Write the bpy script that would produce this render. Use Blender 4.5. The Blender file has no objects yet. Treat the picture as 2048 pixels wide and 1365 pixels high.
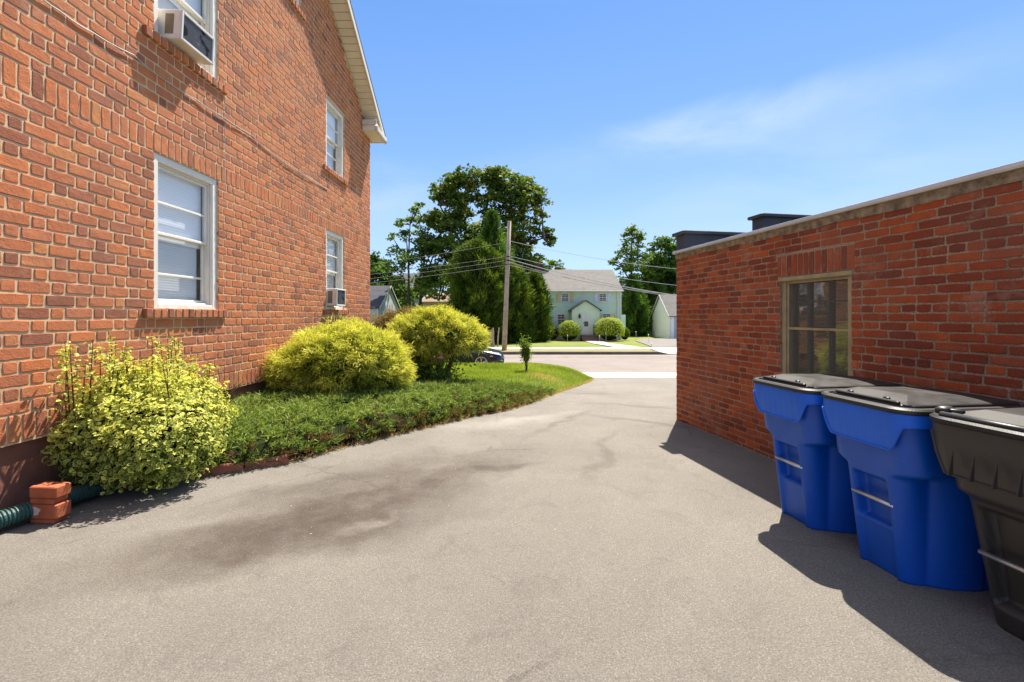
import bpy, math, random
import numpy as np
from mathutils import Vector, noise as mnoise
R = math.radians
random.seed(7); rng = np.random.default_rng(7)
scn = bpy.context.scene
col = scn.collection

# ------------------------------------------------------------------ camera, sky, sun, exposure
F = 920.0; HOR = 632.0; EYE = 1.5
cam_d = bpy.data.cameras.new('camera'); cam = bpy.data.objects.new('camera', cam_d); col.objects.link(cam)
cam.location = (0, 0, EYE); cam.rotation_euler = (R(90), 0, 0)
cam_d.sensor_width = 36; cam_d.lens = 36 * F / 2048; cam_d.shift_y = -(682.5 - HOR) / 2048
cam_d.clip_start = 0.05; cam_d.clip_end = 2000
scn.camera = cam
AZ, EL = 24.5, 59.5
S = Vector((math.sin(R(AZ)) * math.cos(R(EL)), math.cos(R(AZ)) * math.cos(R(EL)), math.sin(R(EL))))
sun_d = bpy.data.lights.new('sun', 'SUN'); sun = bpy.data.objects.new('sun', sun_d); col.objects.link(sun)
sun_d.energy = 5.0; sun_d.angle = R(0.5); sun_d.color = (1, .93, .82)
sun.rotation_euler = S.to_track_quat('Z', 'Y').to_euler()
w = bpy.data.worlds.new('World'); scn.world = w; w.use_nodes = True
nt = w.node_tree; nt.nodes.clear()
def wn(t, **k):
    n = nt.nodes.new(t)
    for a, b in k.items(): setattr(n, a, b)
    return n
sky = wn('ShaderNodeTexSky', sky_type='NISHITA', sun_disc=False)
sky.sun_elevation = R(EL); sky.sun_rotation = R(AZ); sky.air_density = 1.0; sky.dust_density = 0.35; sky.ozone_density = 2.2
tc = wn('ShaderNodeTexCoord'); mp = wn('ShaderNodeMapping'); mp.inputs['Scale'].default_value = (1.3, 1.3, 3.6); mp.inputs['Location'].default_value = (.45, .2, .3)
nz = wn('ShaderNodeTexNoise'); nz.inputs['Scale'].default_value = 2.6; nz.inputs['Detail'].default_value = 8; nz.inputs['Roughness'].default_value = .56; nz.inputs['Distortion'].default_value = .4
rp = wn('ShaderNodeMapRange'); rp.inputs['From Min'].default_value = .47; rp.inputs['From Max'].default_value = .80; rp.inputs['To Max'].default_value = .7
mx = wn('ShaderNodeMix', data_type='RGBA'); bg = wn('ShaderNodeBackground'); wo = wn('ShaderNodeOutputWorld')
tint = wn('ShaderNodeMix', data_type='RGBA', blend_type='MULTIPLY'); tint.inputs[0].default_value = 1; tint.inputs[7].default_value = (.92, .99, 1.13, 1)
L = nt.links.new
L(tc.outputs['Generated'], mp.inputs['Vector']); L(mp.outputs[0], nz.inputs['Vector'])
acc = None
for (dx, dz, sx, sz, amt) in ((.46, .42, .26, .055, .50), (.60, .27, .42, .10, .50), (-.24, .25, .30, .10, .55), (.30, .36, .5, .07, .25), (.75, .45, .4, .09, .3)):
    m_ = wn('ShaderNodeMapping', vector_type='TEXTURE'); nn_ = Vector((dx, 1, dz)).normalized(); m_.inputs['Location'].default_value = nn_; m_.inputs['Scale'].default_value = (sx, .6, sz); m_.inputs['Rotation'].default_value = (0, R(-6), 0)
    wv_ = wn('ShaderNodeVectorMath', operation='MULTIPLY_ADD'); L(nz.outputs[1], wv_.inputs[0]); wv_.inputs[1].default_value = (.22, 0, .06); L(tc.outputs['Generated'], wv_.inputs[2])
    of_ = wn('ShaderNodeVectorMath', operation='SUBTRACT'); L(wv_.outputs[0], of_.inputs[0]); of_.inputs[1].default_value = (.11, 0, .03); L(of_.outputs[0], m_.inputs['Vector'])
    g_ = wn('ShaderNodeTexGradient', gradient_type='SPHERICAL'); L(m_.outputs[0], g_.inputs[0])
    r_ = wn('ShaderNodeMapRange', interpolation_type='SMOOTHSTEP'); r_.inputs['From Max'].default_value = .9; r_.inputs['To Max'].default_value = amt; L(g_.outputs[1], r_.inputs['Value'])
    if acc is None: acc = r_.outputs[0]
    else: a_ = wn('ShaderNodeMath', operation='ADD'); L(acc, a_.inputs[0]); L(r_.outputs[0], a_.inputs[1]); acc = a_.outputs[0]
rp.inputs['From Min'].default_value = .30; rp.inputs['From Max'].default_value = .62; rp.inputs['To Max'].default_value = 1.0; L(nz.outputs[0], rp.inputs['Value'])
cm = wn('ShaderNodeMath', operation='MULTIPLY', use_clamp=True); L(acc, cm.inputs[0]); L(rp.outputs[0], cm.inputs[1])
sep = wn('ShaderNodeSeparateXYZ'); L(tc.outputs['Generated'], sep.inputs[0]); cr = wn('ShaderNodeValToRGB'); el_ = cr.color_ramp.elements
STOPS = [(0, (.45, .60, .86)), (.15, (.37, .55, .86)), (.32, (.20, .395, .79)), (.56, (.115, .295, .70)), (.70, (.50, .58, .74)), (1, (.95, .93, .92))]  # last stops whiten the unseen overhead sky, added as neutral fill for shaded sides
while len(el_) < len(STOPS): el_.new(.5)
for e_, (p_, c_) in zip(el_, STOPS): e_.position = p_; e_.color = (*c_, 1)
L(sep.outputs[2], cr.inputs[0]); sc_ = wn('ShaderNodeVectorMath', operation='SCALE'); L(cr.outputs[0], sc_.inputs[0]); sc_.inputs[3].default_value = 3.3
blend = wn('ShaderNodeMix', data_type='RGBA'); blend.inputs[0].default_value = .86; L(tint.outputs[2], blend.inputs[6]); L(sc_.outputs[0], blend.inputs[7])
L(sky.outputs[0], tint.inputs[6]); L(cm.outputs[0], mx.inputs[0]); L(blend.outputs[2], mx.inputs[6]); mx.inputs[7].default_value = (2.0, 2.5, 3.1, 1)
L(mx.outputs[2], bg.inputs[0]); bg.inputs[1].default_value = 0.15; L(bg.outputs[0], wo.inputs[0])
scn.view_settings.view_transform = 'Standard'; scn.view_settings.look = 'None'; scn.view_settings.gamma = 1
scn.view_settings.use_curve_mapping = False
scn.view_settings.exposure = 1.2

def PX(px, Y): return (px - 1024) * Y / F
def PZ(py, Y): return EYE + (HOR - py) * Y / F

# ------------------------------------------------------------------ helpers: tags, meshes
def tag(o, label=None, cat=None, group=None, kind=None):
    if label: o['label'] = label
    if cat: o['category'] = cat
    if group: o['group'] = group
    if kind: o['kind'] = kind
    return o
def empty(name, loc=(0, 0, 0), rz=0, label=None, cat=None, group=None):
    o = bpy.data.objects.new(name, None); col.objects.link(o); o.location = loc; o.rotation_euler = (0, 0, rz)
    o.empty_display_size = .2
    return tag(o, label, cat, group)
def copy_tree(o, parent=None):
    c = o.copy(); col.objects.link(c); c.parent = parent
    for ch in list(o.children): copy_tree(ch, c)
    return c
def link(name, me, mat, parent=None, smooth=False):
    o = bpy.data.objects.new(name, me); col.objects.link(o)
    for m in (mat if isinstance(mat, (list, tuple)) else [mat]): me.materials.append(m)
    if parent: o.parent = parent
    if smooth: me.polygons.foreach_set('use_smooth', [True] * len(me.polygons))
    return o
class MB:
    def __init__(s): s.v = []; s.f = []; s.r = []
    def add(s, vs, fs, rnd=None):
        b = len(s.v); s.v += [tuple(p) for p in vs]; s.f += [tuple(b + i for i in f) for f in fs]
        s.r += [random.random() if rnd is None else rnd] * len(fs); return s
    def quad(s, a, b, c, d, rnd=None): return s.add([a, b, c, d], [(0, 1, 2, 3)], rnd)
    def box(s, x0, x1, y0, y1, z0, z1, rnd=None):
        x0, x1 = sorted((x0, x1)); y0, y1 = sorted((y0, y1)); z0, z1 = sorted((z0, z1))
        v = [(x, y, z) for z in (z0, z1) for y in (y0, y1) for x in (x0, x1)]
        return s.add(v, [(0, 2, 3, 1), (4, 5, 7, 6), (0, 1, 5, 4), (2, 6, 7, 3), (0, 4, 6, 2), (1, 3, 7, 5)], rnd)
    def bbox(s, x0, x1, y0, y1, z0, z1, b=.005, rnd=None):        # box with bevelled vertical profile
        x0, x1 = sorted((x0, x1)); y0, y1 = sorted((y0, y1)); z0, z1 = sorted((z0, z1))
        rings = []
        for z, i in ((z0, b), (z0 + b, 0), (z1 - b, 0), (z1, b)):
            a, c, d, e = x0 + i, x1 - i, y0 + i, y1 - i
            rings.append([(a + b, d, z), (c - b, d, z), (c, d + b, z), (c, e - b, z), (c - b, e, z), (a + b, e, z), (a, e - b, z), (a, d + b, z)])
        return s.loft(rings, rnd=rnd)
    def loft(s, rings, caps=True, closed=True, rnd=None):
        n = len(rings[0]); vs = [p for r in rings for p in r]; fs = []
        for k in range(len(rings) - 1):
            for i in range(n if closed else n - 1):
                j = (i + 1) % n; fs.append((k * n + i, k * n + j, (k + 1) * n + j, (k + 1) * n + i))
        if caps:
            fs.append(tuple(reversed(range(n)))); fs.append(tuple((len(rings) - 1) * n + i for i in range(n)))
        return s.add(vs, fs, rnd)
    def tube(s, pts, rad, n=8, caps=True, rnd=None):
        pts = [Vector(p) for p in pts]; m = len(pts)
        if not isinstance(rad, (list, tuple)): rad = [rad] * m
        rings = []; up = None
        for i, p in enumerate(pts):
            t = (pts[min(i + 1, m - 1)] - pts[max(i - 1, 0)]).normalized()
            if up is None: up = Vector((0, 0, 1)) if abs(t.z) < .9 else Vector((1, 0, 0))
            a = t.cross(up).normalized(); b = a.cross(t).normalized(); up = b
            rings.append([tuple(p + (a * math.cos(2 * math.pi * k / n) + b * math.sin(2 * math.pi * k / n)) * rad[i]) for k in range(n)])
        return s.loft(rings, caps, rnd=rnd)
    def prism(s, poly, axis, a, b, rnd=None):   # poly in the two other axes
        def P(u, v, t): return {'x': (t, u, v), 'y': (u, t, v), 'z': (u, v, t)}[axis]
        return s.loft([[P(u, v, a) for u, v in poly], [P(u, v, b) for u, v in poly]], rnd=rnd)
    def build(s, name, mat, parent=None, smooth=False):
        me = bpy.data.meshes.new(name); me.from_pydata(s.v, [], s.f); me.update()
        at = me.attributes.new('rnd', 'FLOAT', 'FACE'); at.data.foreach_set('value', s.r)
        import bmesh
        bm = bmesh.new(); bm.from_mesh(me); bmesh.ops.recalc_face_normals(bm, faces=bm.faces); bm.to_mesh(me); bm.free()
        return link(name, me, mat, parent, smooth)
def npmesh(name, V, Q, rnd, mat, parent=None, edge=None, smooth=False):
    """V (n,3), Q (m,k) faces all k-gons"""
    me = bpy.data.meshes.new(name); k = Q.shape[1]
    me.vertices.add(len(V)); me.vertices.foreach_set('co', V.astype(np.float32).ravel())
    me.loops.add(Q.size); me.loops.foreach_set('vertex_index', Q.astype(np.int32).ravel())
    me.polygons.add(len(Q)); me.polygons.foreach_set('loop_start', np.arange(0, Q.size, k, dtype=np.int32))
    try: me.polygons.foreach_set('loop_total', np.full(len(Q), k, dtype=np.int32))
    except Exception: pass
    me.update(calc_edges=True)
    a = me.attributes.new('rnd', 'FLOAT', 'FACE'); a.data.foreach_set('value', rnd.astype(np.float32))
    if edge is not None:
        a = me.attributes.new('edge', 'FLOAT', 'POINT'); a.data.foreach_set('value', edge.astype(np.float32))
    return link(name, me, mat, parent, smooth)

# ------------------------------------------------------------------ helpers: materials
class NT:
    def __init__(s, name):
        s.m = bpy.data.materials.new(name); s.m.use_nodes = True; s.t = s.m.node_tree; s.t.nodes.clear()
        s.out = s.t.nodes.new('ShaderNodeOutputMaterial'); s.tc = None
    def n(s, t, ins=None, **k):
        n = s.t.nodes.new(t)
        for a, b in k.items(): setattr(n, a, b)
        for a, b in (ins or {}).items(): s.put(n.inputs[a], b)
        return n
    def put(s, sock, v):
        if isinstance(v, bpy.types.NodeSocket): s.t.links.new(v, sock)
        elif isinstance(v, (tuple, list)) and len(v) == 3 and sock.type == 'RGBA': sock.default_value = (*v, 1)
        else: sock.default_value = v
    def co(s, scale=None, rot=None, loc=None):
        if s.tc is None: s.tc = s.n('ShaderNodeTexCoord')
        v = s.tc.outputs['Object']
        if scale or rot or loc:
            v = s.n('ShaderNodeMapping', {'Vector': v, 'Scale': scale or (1, 1, 1), 'Rotation': rot or (0, 0, 0), 'Location': loc or (0, 0, 0)}).outputs[0]
        return v
    def noise(s, scale, detail=4, rough=.55, vec=None, dist=0):
        return s.n('ShaderNodeTexNoise', {'Vector': vec or s.co(), 'Scale': scale, 'Detail': detail, 'Roughness': rough, 'Distortion': dist}).outputs[0]
    def rng(s, v, a, b, c=0., d=1.): return s.n('ShaderNodeMapRange', {'Value': v, 'From Min': a, 'From Max': b, 'To Min': c, 'To Max': d}).outputs[0]
    def mix(s, f, a, b, mode='MIX'):
        n = s.n('ShaderNodeMix', data_type='RGBA', blend_type=mode); s.put(n.inputs[0], f); s.put(n.inputs[6], a); s.put(n.inputs[7], b); return n.outputs[2]
    def math(s, op, a, b=0.): 
        n = s.n('ShaderNodeMath', operation=op); s.put(n.inputs[0], a); s.put(n.inputs[1], b); return n.outputs[0]
    def ramp(s, v, stops, interp='LINEAR'):
        n = s.n('ShaderNodeValToRGB', {'Fac': v}); n.color_ramp.interpolation = interp; e = n.color_ramp.elements
        while len(e) < len(stops): e.new(.5)
        for i, (p, c) in enumerate(stops): e[i].position = p; e[i].color = (*c, 1)
        return n.outputs[0]
    def attr(s, name): return s.n('ShaderNodeAttribute', attribute_name=name).outputs['Fac']
    def bump(s, h, strength=.5, dist=.01, normal=None):
        n = s.n('ShaderNodeBump', {'Height': h, 'Strength': strength, 'Distance': dist})
        if normal: s.put(n.inputs['Normal'], normal)
        return n.outputs[0]
    def pbsdf(s, color, rough=.7, metal=0., normal=None, spec=.5, coat=0., alpha=None):
        n = s.n('ShaderNodeBsdfPrincipled', {'Base Color': color, 'Roughness': rough, 'Metallic': metal, 'Specular IOR Level': spec, 'Coat Weight': coat})
        if normal: s.put(n.inputs['Normal'], normal)
        return n.outputs[0]
    def done(s, sh): s.t.links.new(sh, s.out.inputs[0]); return s.m

def M_plain(name, c, rough=.6, metal=0., var=.18, scale=6., bump=.15, bscale=60., spec=.5, coat=0., bdist=.004):
    t = NT(name); n = t.noise(scale, 5, .6); f = t.rng(n, .3, .7)
    k = t.mix(f, tuple(x * (1 - var) for x in c), tuple(min(1, x * (1 + var)) for x in c))
    return t.done(t.pbsdf(k, rough, metal, t.bump(t.noise(bscale, 3), bump, bdist) if bump else None, spec, coat))

def M_brick(name, ramp, noise_c, bscale=95, bstr=.55):
    t = NT(name); r = t.attr('rnd')
    k = t.ramp(r, ramp)
    k = t.mix(t.rng(t.noise(9, 6, .65), .35, .75, 0, .65), k, noise_c)
    k = t.mix(t.rng(t.noise(55, 3, .6), .55, .75, 0, .35), k, tuple(x * .45 for x in noise_c))
    k = t.mix(t.rng(t.noise(.8, 5, .7), .48, .70, 0, .42), k, (.26, .125, .085)); k = t.mix(t.rng(t.noise(2.7, 4, .75), .56, .72, 0, .30), k, (.58, .40, .28))
    h = t.math('ADD', t.noise(bscale, 4, .7), t.math('MULTIPLY', t.noise(22, 3), .8))
    return t.done(t.pbsdf(k, .92, normal=t.bump(h, bstr, .012), spec=.2))
brick_house_m = M_brick('brick_orange', [(0, (.25, .090, .050)), (.12, (.38, .135, .070)), (.35, (.54, .172, .066)), (.6, (.60, .192, .066)), (.85, (.53, .185, .088)), (1, (.60, .245, .085))], (.34, .135, .075))
brick_gar_m = M_brick('brick_red', [(0, (.20, .046, .024)), (.3, (.31, .060, .024)), (.6, (.42, .080, .024)), (.85, (.52, .110, .028)), (1, (.38, .10, .05))], (.22, .058, .030), bstr=.6)
def M_mortar(name, a, b, sc=160):
    t = NT(name); k = t.mix(t.rng(t.noise(sc, 3, .7), .35, .65), a, b); k = t.mix(t.rng(t.noise(2.2, 4), .45, .7, 0, .45), k, tuple(x * .6 for x in a))
    return t.done(t.pbsdf(k, .95, normal=t.bump(t.noise(sc, 4, .7), .8, .006), spec=.1))
mortar_m = M_mortar('mortar_sand', (.50, .34, .20), (.78, .58, .36)); mortar_g = M_mortar('mortar_gravel', (.22, .14, .09), (.52, .38, .25), 75)
def M_brickshader(name, c1, c2, mo, hgt, wid, rot=(0, 0, 0)):
    t = NT(name); 
    sp = t.n('ShaderNodeSeparateXYZ', {0: t.co()}); uv = t.n('ShaderNodeCombineXYZ', {0: t.math('ADD', sp.outputs[0], sp.outputs[1]), 1: sp.outputs[2]}).outputs[0]
    b = t.n('ShaderNodeTexBrick', {'Vector': uv, 'Color1': c1, 'Color2': c2, 'Mortar': mo, 'Scale': 1., 'Mortar Size': .006, 'Brick Width': wid, 'Row Height': hgt, 'Mortar Smooth': .3})
    return t.done(t.pbsdf(t.mix(t.rng(t.noise(20), .3, .7, 0, .3), b.outputs[0], (.25, .09, .05)), .9, normal=t.bump(b.outputs[1], -.5, .01)))
brick_hs = M_brickshader('brick_plain', (.52, .18, .09), (.42, .14, .07), (.5, .38, .25), .1004, .24)
brick_gs = M_brickshader('brick_plain_red', (.30, .065, .035), (.22, .05, .03), (.35, .26, .18), .0677, .21)

def M_asphalt(name, a, b, stains=False, warm=(.5, .42, .34)):
    t = NT(name)
    k = t.mix(t.rng(t.noise(120, 3, .8), .38, .62), a, b)
    vo = t.n('ShaderNodeTexVoronoi', {'Vector': t.co(), 'Scale': 85.}); 
    k = t.mix(t.rng(vo.outputs[0], .0, .30, .55, 0), k, tuple(min(1, x * 1.9) for x in b))
    big = t.noise(.55, 5, .6, dist=.6); k = t.mix(t.rng(big, .35, .7, 0, .42), k, tuple(x * .66 for x in a))
    k = t.mix(t.rng(t.noise(3.2, 5, .7, dist=1.0), .52, .75, 0, .35), k, tuple(x * .55 for x in a))
    if stains:
        wv = t.n('ShaderNodeVectorMath', {0: t.co(), 1: t.n('ShaderNodeVectorMath', {0: t.n('ShaderNodeTexNoise', {'Vector': t.co(), 'Scale': 1.6, 'Detail': 4.}).outputs[1], 'Scale': .75}, operation='SCALE').outputs[0]}, operation='ADD').outputs[0]
        def blob(x, y, rx, ry, rot, c, amt):
            nonlocal k
            m = t.n('ShaderNodeMapping', {'Vector': wv, 'Location': (x + .37, y + .37, .37), 'Rotation': (0, 0, R(rot)), 'Scale': (rx, ry, 100)}, vector_type='TEXTURE').outputs[0]
            g = t.n('ShaderNodeTexGradient', {'Vector': m}, gradient_type='SPHERICAL').outputs[1]
            g = t.math('MULTIPLY', t.rng(g, 0, .65, 0, amt), t.rng(t.noise(4, 5, .75), .25, .6, .45, 1))
            k = t.mix(g, k, c)
        dk = (a[0] * .42, a[1] * .33, a[2] * .29)
        blob(-1.15, 3.75, 1.7, .55, 40, dk, .80); blob(-1.5, 3.15, 1.5, .45, 22, dk, .66); blob(-.7, 4.7, 1.4, .5, 20, dk, .40)
        blob(-1.7, 4.0, 1.1, .3, 35, dk, .5); blob(-.1, 4.55, .6, .16, 15, dk, .6); blob(.95, 5.0, 1.2, .1, 70, dk, .35); blob(.75, 6.6, 1.5, .1, 60, dk, .35)
        blob(1.9, 6.6, 1.2, .12, -35, dk, .4); blob(2.0, 8.2, 1.6, .12, -30, dk, .4); blob(1.2, 10.2, 2.0, .2, -20, dk, .35)
        lt = (.36, .33, .29)
        blob(-.15, 6.55, 1.2, .5, 25, lt, .38); blob(.35, 6.9, 1.2, .2, 35, lt, .3); blob(-1.05, 3.35, .3, .08, 30, lt, .3)
        blob(2.9, 4.0, 3.5, .5, 100, (.10, .09, .08), .4)
    if stains:
        cw = t.n('ShaderNodeVectorMath', {0: t.co(), 1: t.n('ShaderNodeVectorMath', {0: t.n('ShaderNodeTexNoise', {'Vector': t.co(), 'Scale': 5., 'Detail': 5., 'Roughness': .75}).outputs[1], 'Scale': .22}, operation='SCALE').outputs[0]}, operation='ADD').outputs[0]
        ck = t.n('ShaderNodeTexVoronoi', {'Vector': cw, 'Scale': .33}, feature='DISTANCE_TO_EDGE').outputs[0]
        k = t.mix(t.math('MULTIPLY', t.rng(ck, .0, .005, .5, 0), t.rng(t.noise(.9, 3), .45, .6, 0, 1)), k, (.035, .03, .026))
        ag = t.n('ShaderNodeTexVoronoi', {'Vector': t.co(), 'Scale': 140., 'Randomness': 1.}).outputs[1]
        k = t.mix(.22, k, t.mix(1., k, t.ramp(t.n('ShaderNodeSeparateColor', {0: ag}).outputs[0], [(0, (.45, .45, .47)), (.6, (.95, .95, .95)), (1, (1.9, 1.85, 1.75))]), 'MULTIPLY'))
    sp = t.n('ShaderNodeTexVoronoi', {'Vector': t.co(), 'Scale': 9.}); k = t.mix(t.rng(sp.outputs[0], .02, .045, .6, 0), k, (.5, .45, .38))
    h = t.math('ADD', t.noise(170, 4, .8), t.math('MULTIPLY', t.noise(45, 3), .6))
    return t.done(t.pbsdf(k, .88, normal=t.bump(h, .9, .008), spec=.25))
asphalt_m = M_asphalt('asphalt_drive', (.142, .129, .111), (.272, .246, .210), True)
road_m = M_asphalt('asphalt_road', (.21, .178, .155), (.26, .222, .195))
drive2_m = M_asphalt('asphalt_neighbour', (.17, .155, .14), (.22, .20, .18))
concrete_m = M_plain('concrete', (.42, .385, .345), .9, var=.14, scale=3, bump=.4, bscale=120, spec=.2)
kerb_m = M_plain('kerb_stone', (.15, .12, .10), .9, var=.25, scale=2, bump=.3, spec=.2)
def M_ground(name, cols, s1=2., s2=40., bd=.02):
    t = NT(name); k = t.ramp(t.rng(t.noise(s1, 5, .65), .3, .7), [(i / (len(cols) - 1), c) for i, c in enumerate(cols)])
    k = t.mix(t.rng(t.noise(s2, 4, .8), .35, .7, 0, .6), k, tuple(x * .5 for x in cols[0]))
    return t.done(t.pbsdf(k, .95, normal=t.bump(t.noise(s2, 4, .8), .8, bd), spec=.1))
lawn_m = M_ground('lawn_soil', [(.075, .11, .02), (.11, .16, .03), (.16, .15, .05)], 1.5, 60)
farlawn_m = M_ground('far_lawn', [(.15, .17, .04), (.20, .24, .05), (.28, .25, .10)], .6, 30)
verge_m = M_ground('verge_grass', [(.24, .22, .09), (.30, .25, .12), (.20, .20, .06)], .8, 30)
soil_m = M_ground('bed_soil', [(.06, .04, .025), (.10, .065, .04), (.16, .11, .06)], 4, 80)
ground_m = M_ground('ground', [(.10, .12, .04), (.14, .15, .06)], .3, 4)
white_m = M_plain('white_paint', (.72, .68, .60), .45, var=.06, scale=5, bump=.06)
trim_m = M_plain('trim_cream', (.66, .61, .52), .5, var=.1, scale=4, bump=.06)
soffit_m = M_plain('soffit', (.78, .70, .55), .6, var=.08, scale=3, bump=.05)
found_m = M_plain('foundation_paint', (.22, .095, .065), .85, var=.3, scale=3.5, bump=.4, bscale=35, spec=.2, bdist=.01)
olive_m = M_plain('tan_wood', (.36, .27, .14), .55, var=.25, scale=7, bump=.2)
dark_m = M_plain('dark_inside', (.012, .012, .014), .8, bump=0)
blackmem_m = M_plain('roof_membrane', (.045, .045, .05), .6, var=.3, scale=5, bump=.6, bscale=9, bdist=.02)
alu_m = M_plain('drip_metal', (.62, .58, .52), .38, metal=.35, var=.12, scale=3, bump=.06)
conc_dk = M_plain('stained_ledge', (.27, .20, .13), .95, var=.55, scale=14, bump=.9, bscale=40, spec=.1, bdist=.012)
shingle_m = M_plain('shingle_grey', (.135, .125, .112), .9, var=.2, scale=2.4, bump=.5, bscale=18, bdist=.02)
shingle_d = M_plain('shingle_dark', (.05, .05, .06), .9, var=.3, scale=2, bump=.5, bscale=18, bdist=.02)
shingle_b = M_plain('shingle_brown', (.22, .13, .085), .9, var=.2, scale=2, bump=.5, bscale=18, bdist=.02)
def M_glass(name, tint=(.02, .025, .03), mixf=.5, rough=.02):
    t = NT(name); fr = t.math('POWER', t.n('ShaderNodeLayerWeight', {'Blend': .5}).outputs[1], 4.)
    wob = t.bump(t.noise(3, 2), .05, .02)
    gl = t.n('ShaderNodeBsdfGlossy', {'Color': (1, 1, 1), 'Roughness': rough, 'Normal': wob}).outputs[0]
    tr = t.n('ShaderNodeBsdfTransparent', {'Color': tint}).outputs[0]
    f = t.math('ADD', t.math('MULTIPLY', fr, 1.1), mixf)
    ms = t.n('ShaderNodeMixShader'); t.put(ms.inputs[0], f); t.put(ms.inputs[1], tr); t.put(ms.inputs[2], gl)
    return t.done(ms.outputs[0])
glass_m = M_glass('window_glass', (.93, .95, .96), .06); glass_dk = M_glass('window_glass_dark', (.2, .2, .2), .34)
glass_far = M_plain('far_pane', (.06, .065, .07), .08, var=.4, bump=0, spec=.8)
def M_blind(name, c):
    t = NT(name); wv = t.n('ShaderNodeTexWave', {'Vector': t.co(), 'Scale': 11., 'Distortion': .2}, bands_direction='Z').outputs[1]
    return t.done(t.pbsdf(t.mix(t.rng(wv, .0, .6, 0, 1), tuple(x * .9 for x in c), c), .6, normal=t.bump(wv, .2, .004)))
blind_m = M_blind('blind', (.93, .93, .94)); blind_g = M_blind('blind_grey', (.60, .60, .60))
def M_screen(name):
    t = NT(name); v = t.co(); sp = t.n('ShaderNodeSeparateXYZ', {0: v})
    def ln(o): return t.math('LESS_THAN', t.math('FRACT', t.math('MULTIPLY', o, 78.)), .24)
    f = t.math('MAXIMUM', ln(sp.outputs[1]), ln(sp.outputs[2]))
    ms = t.n('ShaderNodeMixShader'); t.put(ms.inputs[0], f); t.put(ms.inputs[1], t.n('ShaderNodeBsdfTransparent').outputs[0]); t.put(ms.inputs[2], t.pbsdf((.16, .15, .13), .5, .3))
    return t.done(ms.outputs[0])
screen_m = M_screen('wire_screen')
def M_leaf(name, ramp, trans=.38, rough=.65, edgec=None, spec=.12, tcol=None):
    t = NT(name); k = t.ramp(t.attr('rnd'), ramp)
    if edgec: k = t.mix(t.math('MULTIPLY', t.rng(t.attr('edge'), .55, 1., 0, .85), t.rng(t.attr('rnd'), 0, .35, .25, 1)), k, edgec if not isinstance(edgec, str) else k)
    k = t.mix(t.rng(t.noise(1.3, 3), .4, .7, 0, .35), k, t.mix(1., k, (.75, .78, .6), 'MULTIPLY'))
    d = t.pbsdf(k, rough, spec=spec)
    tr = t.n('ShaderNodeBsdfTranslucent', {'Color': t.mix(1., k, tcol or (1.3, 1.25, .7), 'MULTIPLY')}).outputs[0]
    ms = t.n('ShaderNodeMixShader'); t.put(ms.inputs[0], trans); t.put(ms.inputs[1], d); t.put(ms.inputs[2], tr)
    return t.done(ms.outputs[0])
leaf_maple = M_leaf('leaf_maple', [(0, (0.057, 0.099, 0.022)), (.5, (0.117, 0.187, 0.033)), (.9, (0.223, 0.287, 0.051)), (1, (0.367, 0.243, 0.064))], .3)
leaf_light = M_leaf('leaf_light', [(0, (0.075, 0.130, 0.022)), (.5, (0.135, 0.221, 0.033)), (1, (0.255, 0.338, 0.055))], .4)
leaf_mid = M_leaf('leaf_mid', [(0, (0.069, 0.127, 0.024)), (.5, (0.127, 0.207, 0.035)), (1, (0.218, 0.310, 0.055))], .4)
leaf_dark = M_leaf('leaf_dark', [(0, (0.049, 0.095, 0.020)), (.6, (0.096, 0.179, 0.028)), (1, (0.164, 0.286, 0.040))], .3)
leaf_arb = M_leaf('leaf_arborvitae', [(0, (0.048, 0.085, 0.013)), (.6, (0.092, 0.150, 0.019)), (1, (0.189, 0.244, 0.029))], .25)
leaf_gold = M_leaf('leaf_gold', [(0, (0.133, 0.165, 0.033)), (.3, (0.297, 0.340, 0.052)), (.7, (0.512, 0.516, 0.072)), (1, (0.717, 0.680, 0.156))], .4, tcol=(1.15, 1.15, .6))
leaf_gold2 = M_leaf('leaf_gold_far', [(0, (0.149, 0.225, 0.031)), (.4, (0.336, 0.419, 0.047)), (1, (0.646, 0.741, 0.078))], .35)
leaf_rust = M_leaf('leaf_rust', [(0, (.10, .05, .03)), (.5, (.20, .12, .05)), (1, (.32, .24, .06))], .3)
leaf_jun = M_leaf('leaf_juniper', [(0, (0.144, 0.081, 0.033)), (.14, (0.072, 0.115, 0.028)), (.5, (0.144, 0.218, 0.044)), (.85, (0.240, 0.322, 0.066)), (1, (0.384, 0.437, 0.132))], .3)
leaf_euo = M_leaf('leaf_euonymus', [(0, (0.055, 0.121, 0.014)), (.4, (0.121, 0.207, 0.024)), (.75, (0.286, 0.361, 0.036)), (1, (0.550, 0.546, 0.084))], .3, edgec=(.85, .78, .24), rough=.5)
leaf_plain = M_leaf('leaf_plant', [(0, (0.039, 0.096, 0.020)), (.5, (0.078, 0.156, 0.030)), (1, (0.156, 0.240, 0.050))], .3, rough=.4)
grass_m = M_leaf('grass_blades', [(0, (0.145, 0.204, 0.022)), (.5, (0.275, 0.360, 0.039)), (.9, (0.420, 0.480, 0.066)), (1, (0.609, 0.432, 0.165))], .4)
dry_m = M_leaf('dry_grass', [(0, (.35, .22, .09)), (.5, (.55, .38, .17)), (1, (.72, .56, .30))], .3)
bark_m = M_plain('bark', (.09, .065, .045), .95, var=.4, scale=8, bump=.8, bscale=30, spec=.1, bdist=.02)
twig_m = M_plain('twig', (.11, .06, .035), .95, var=.4, scale=9, bump=.5, spec=.1)
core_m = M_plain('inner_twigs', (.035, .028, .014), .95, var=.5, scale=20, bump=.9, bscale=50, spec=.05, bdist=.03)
pole_m = M_plain('weathered_pole', (.40, .32, .25), .9, var=.3, scale=5, bump=.6, bscale=40, spec=.1)
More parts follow.
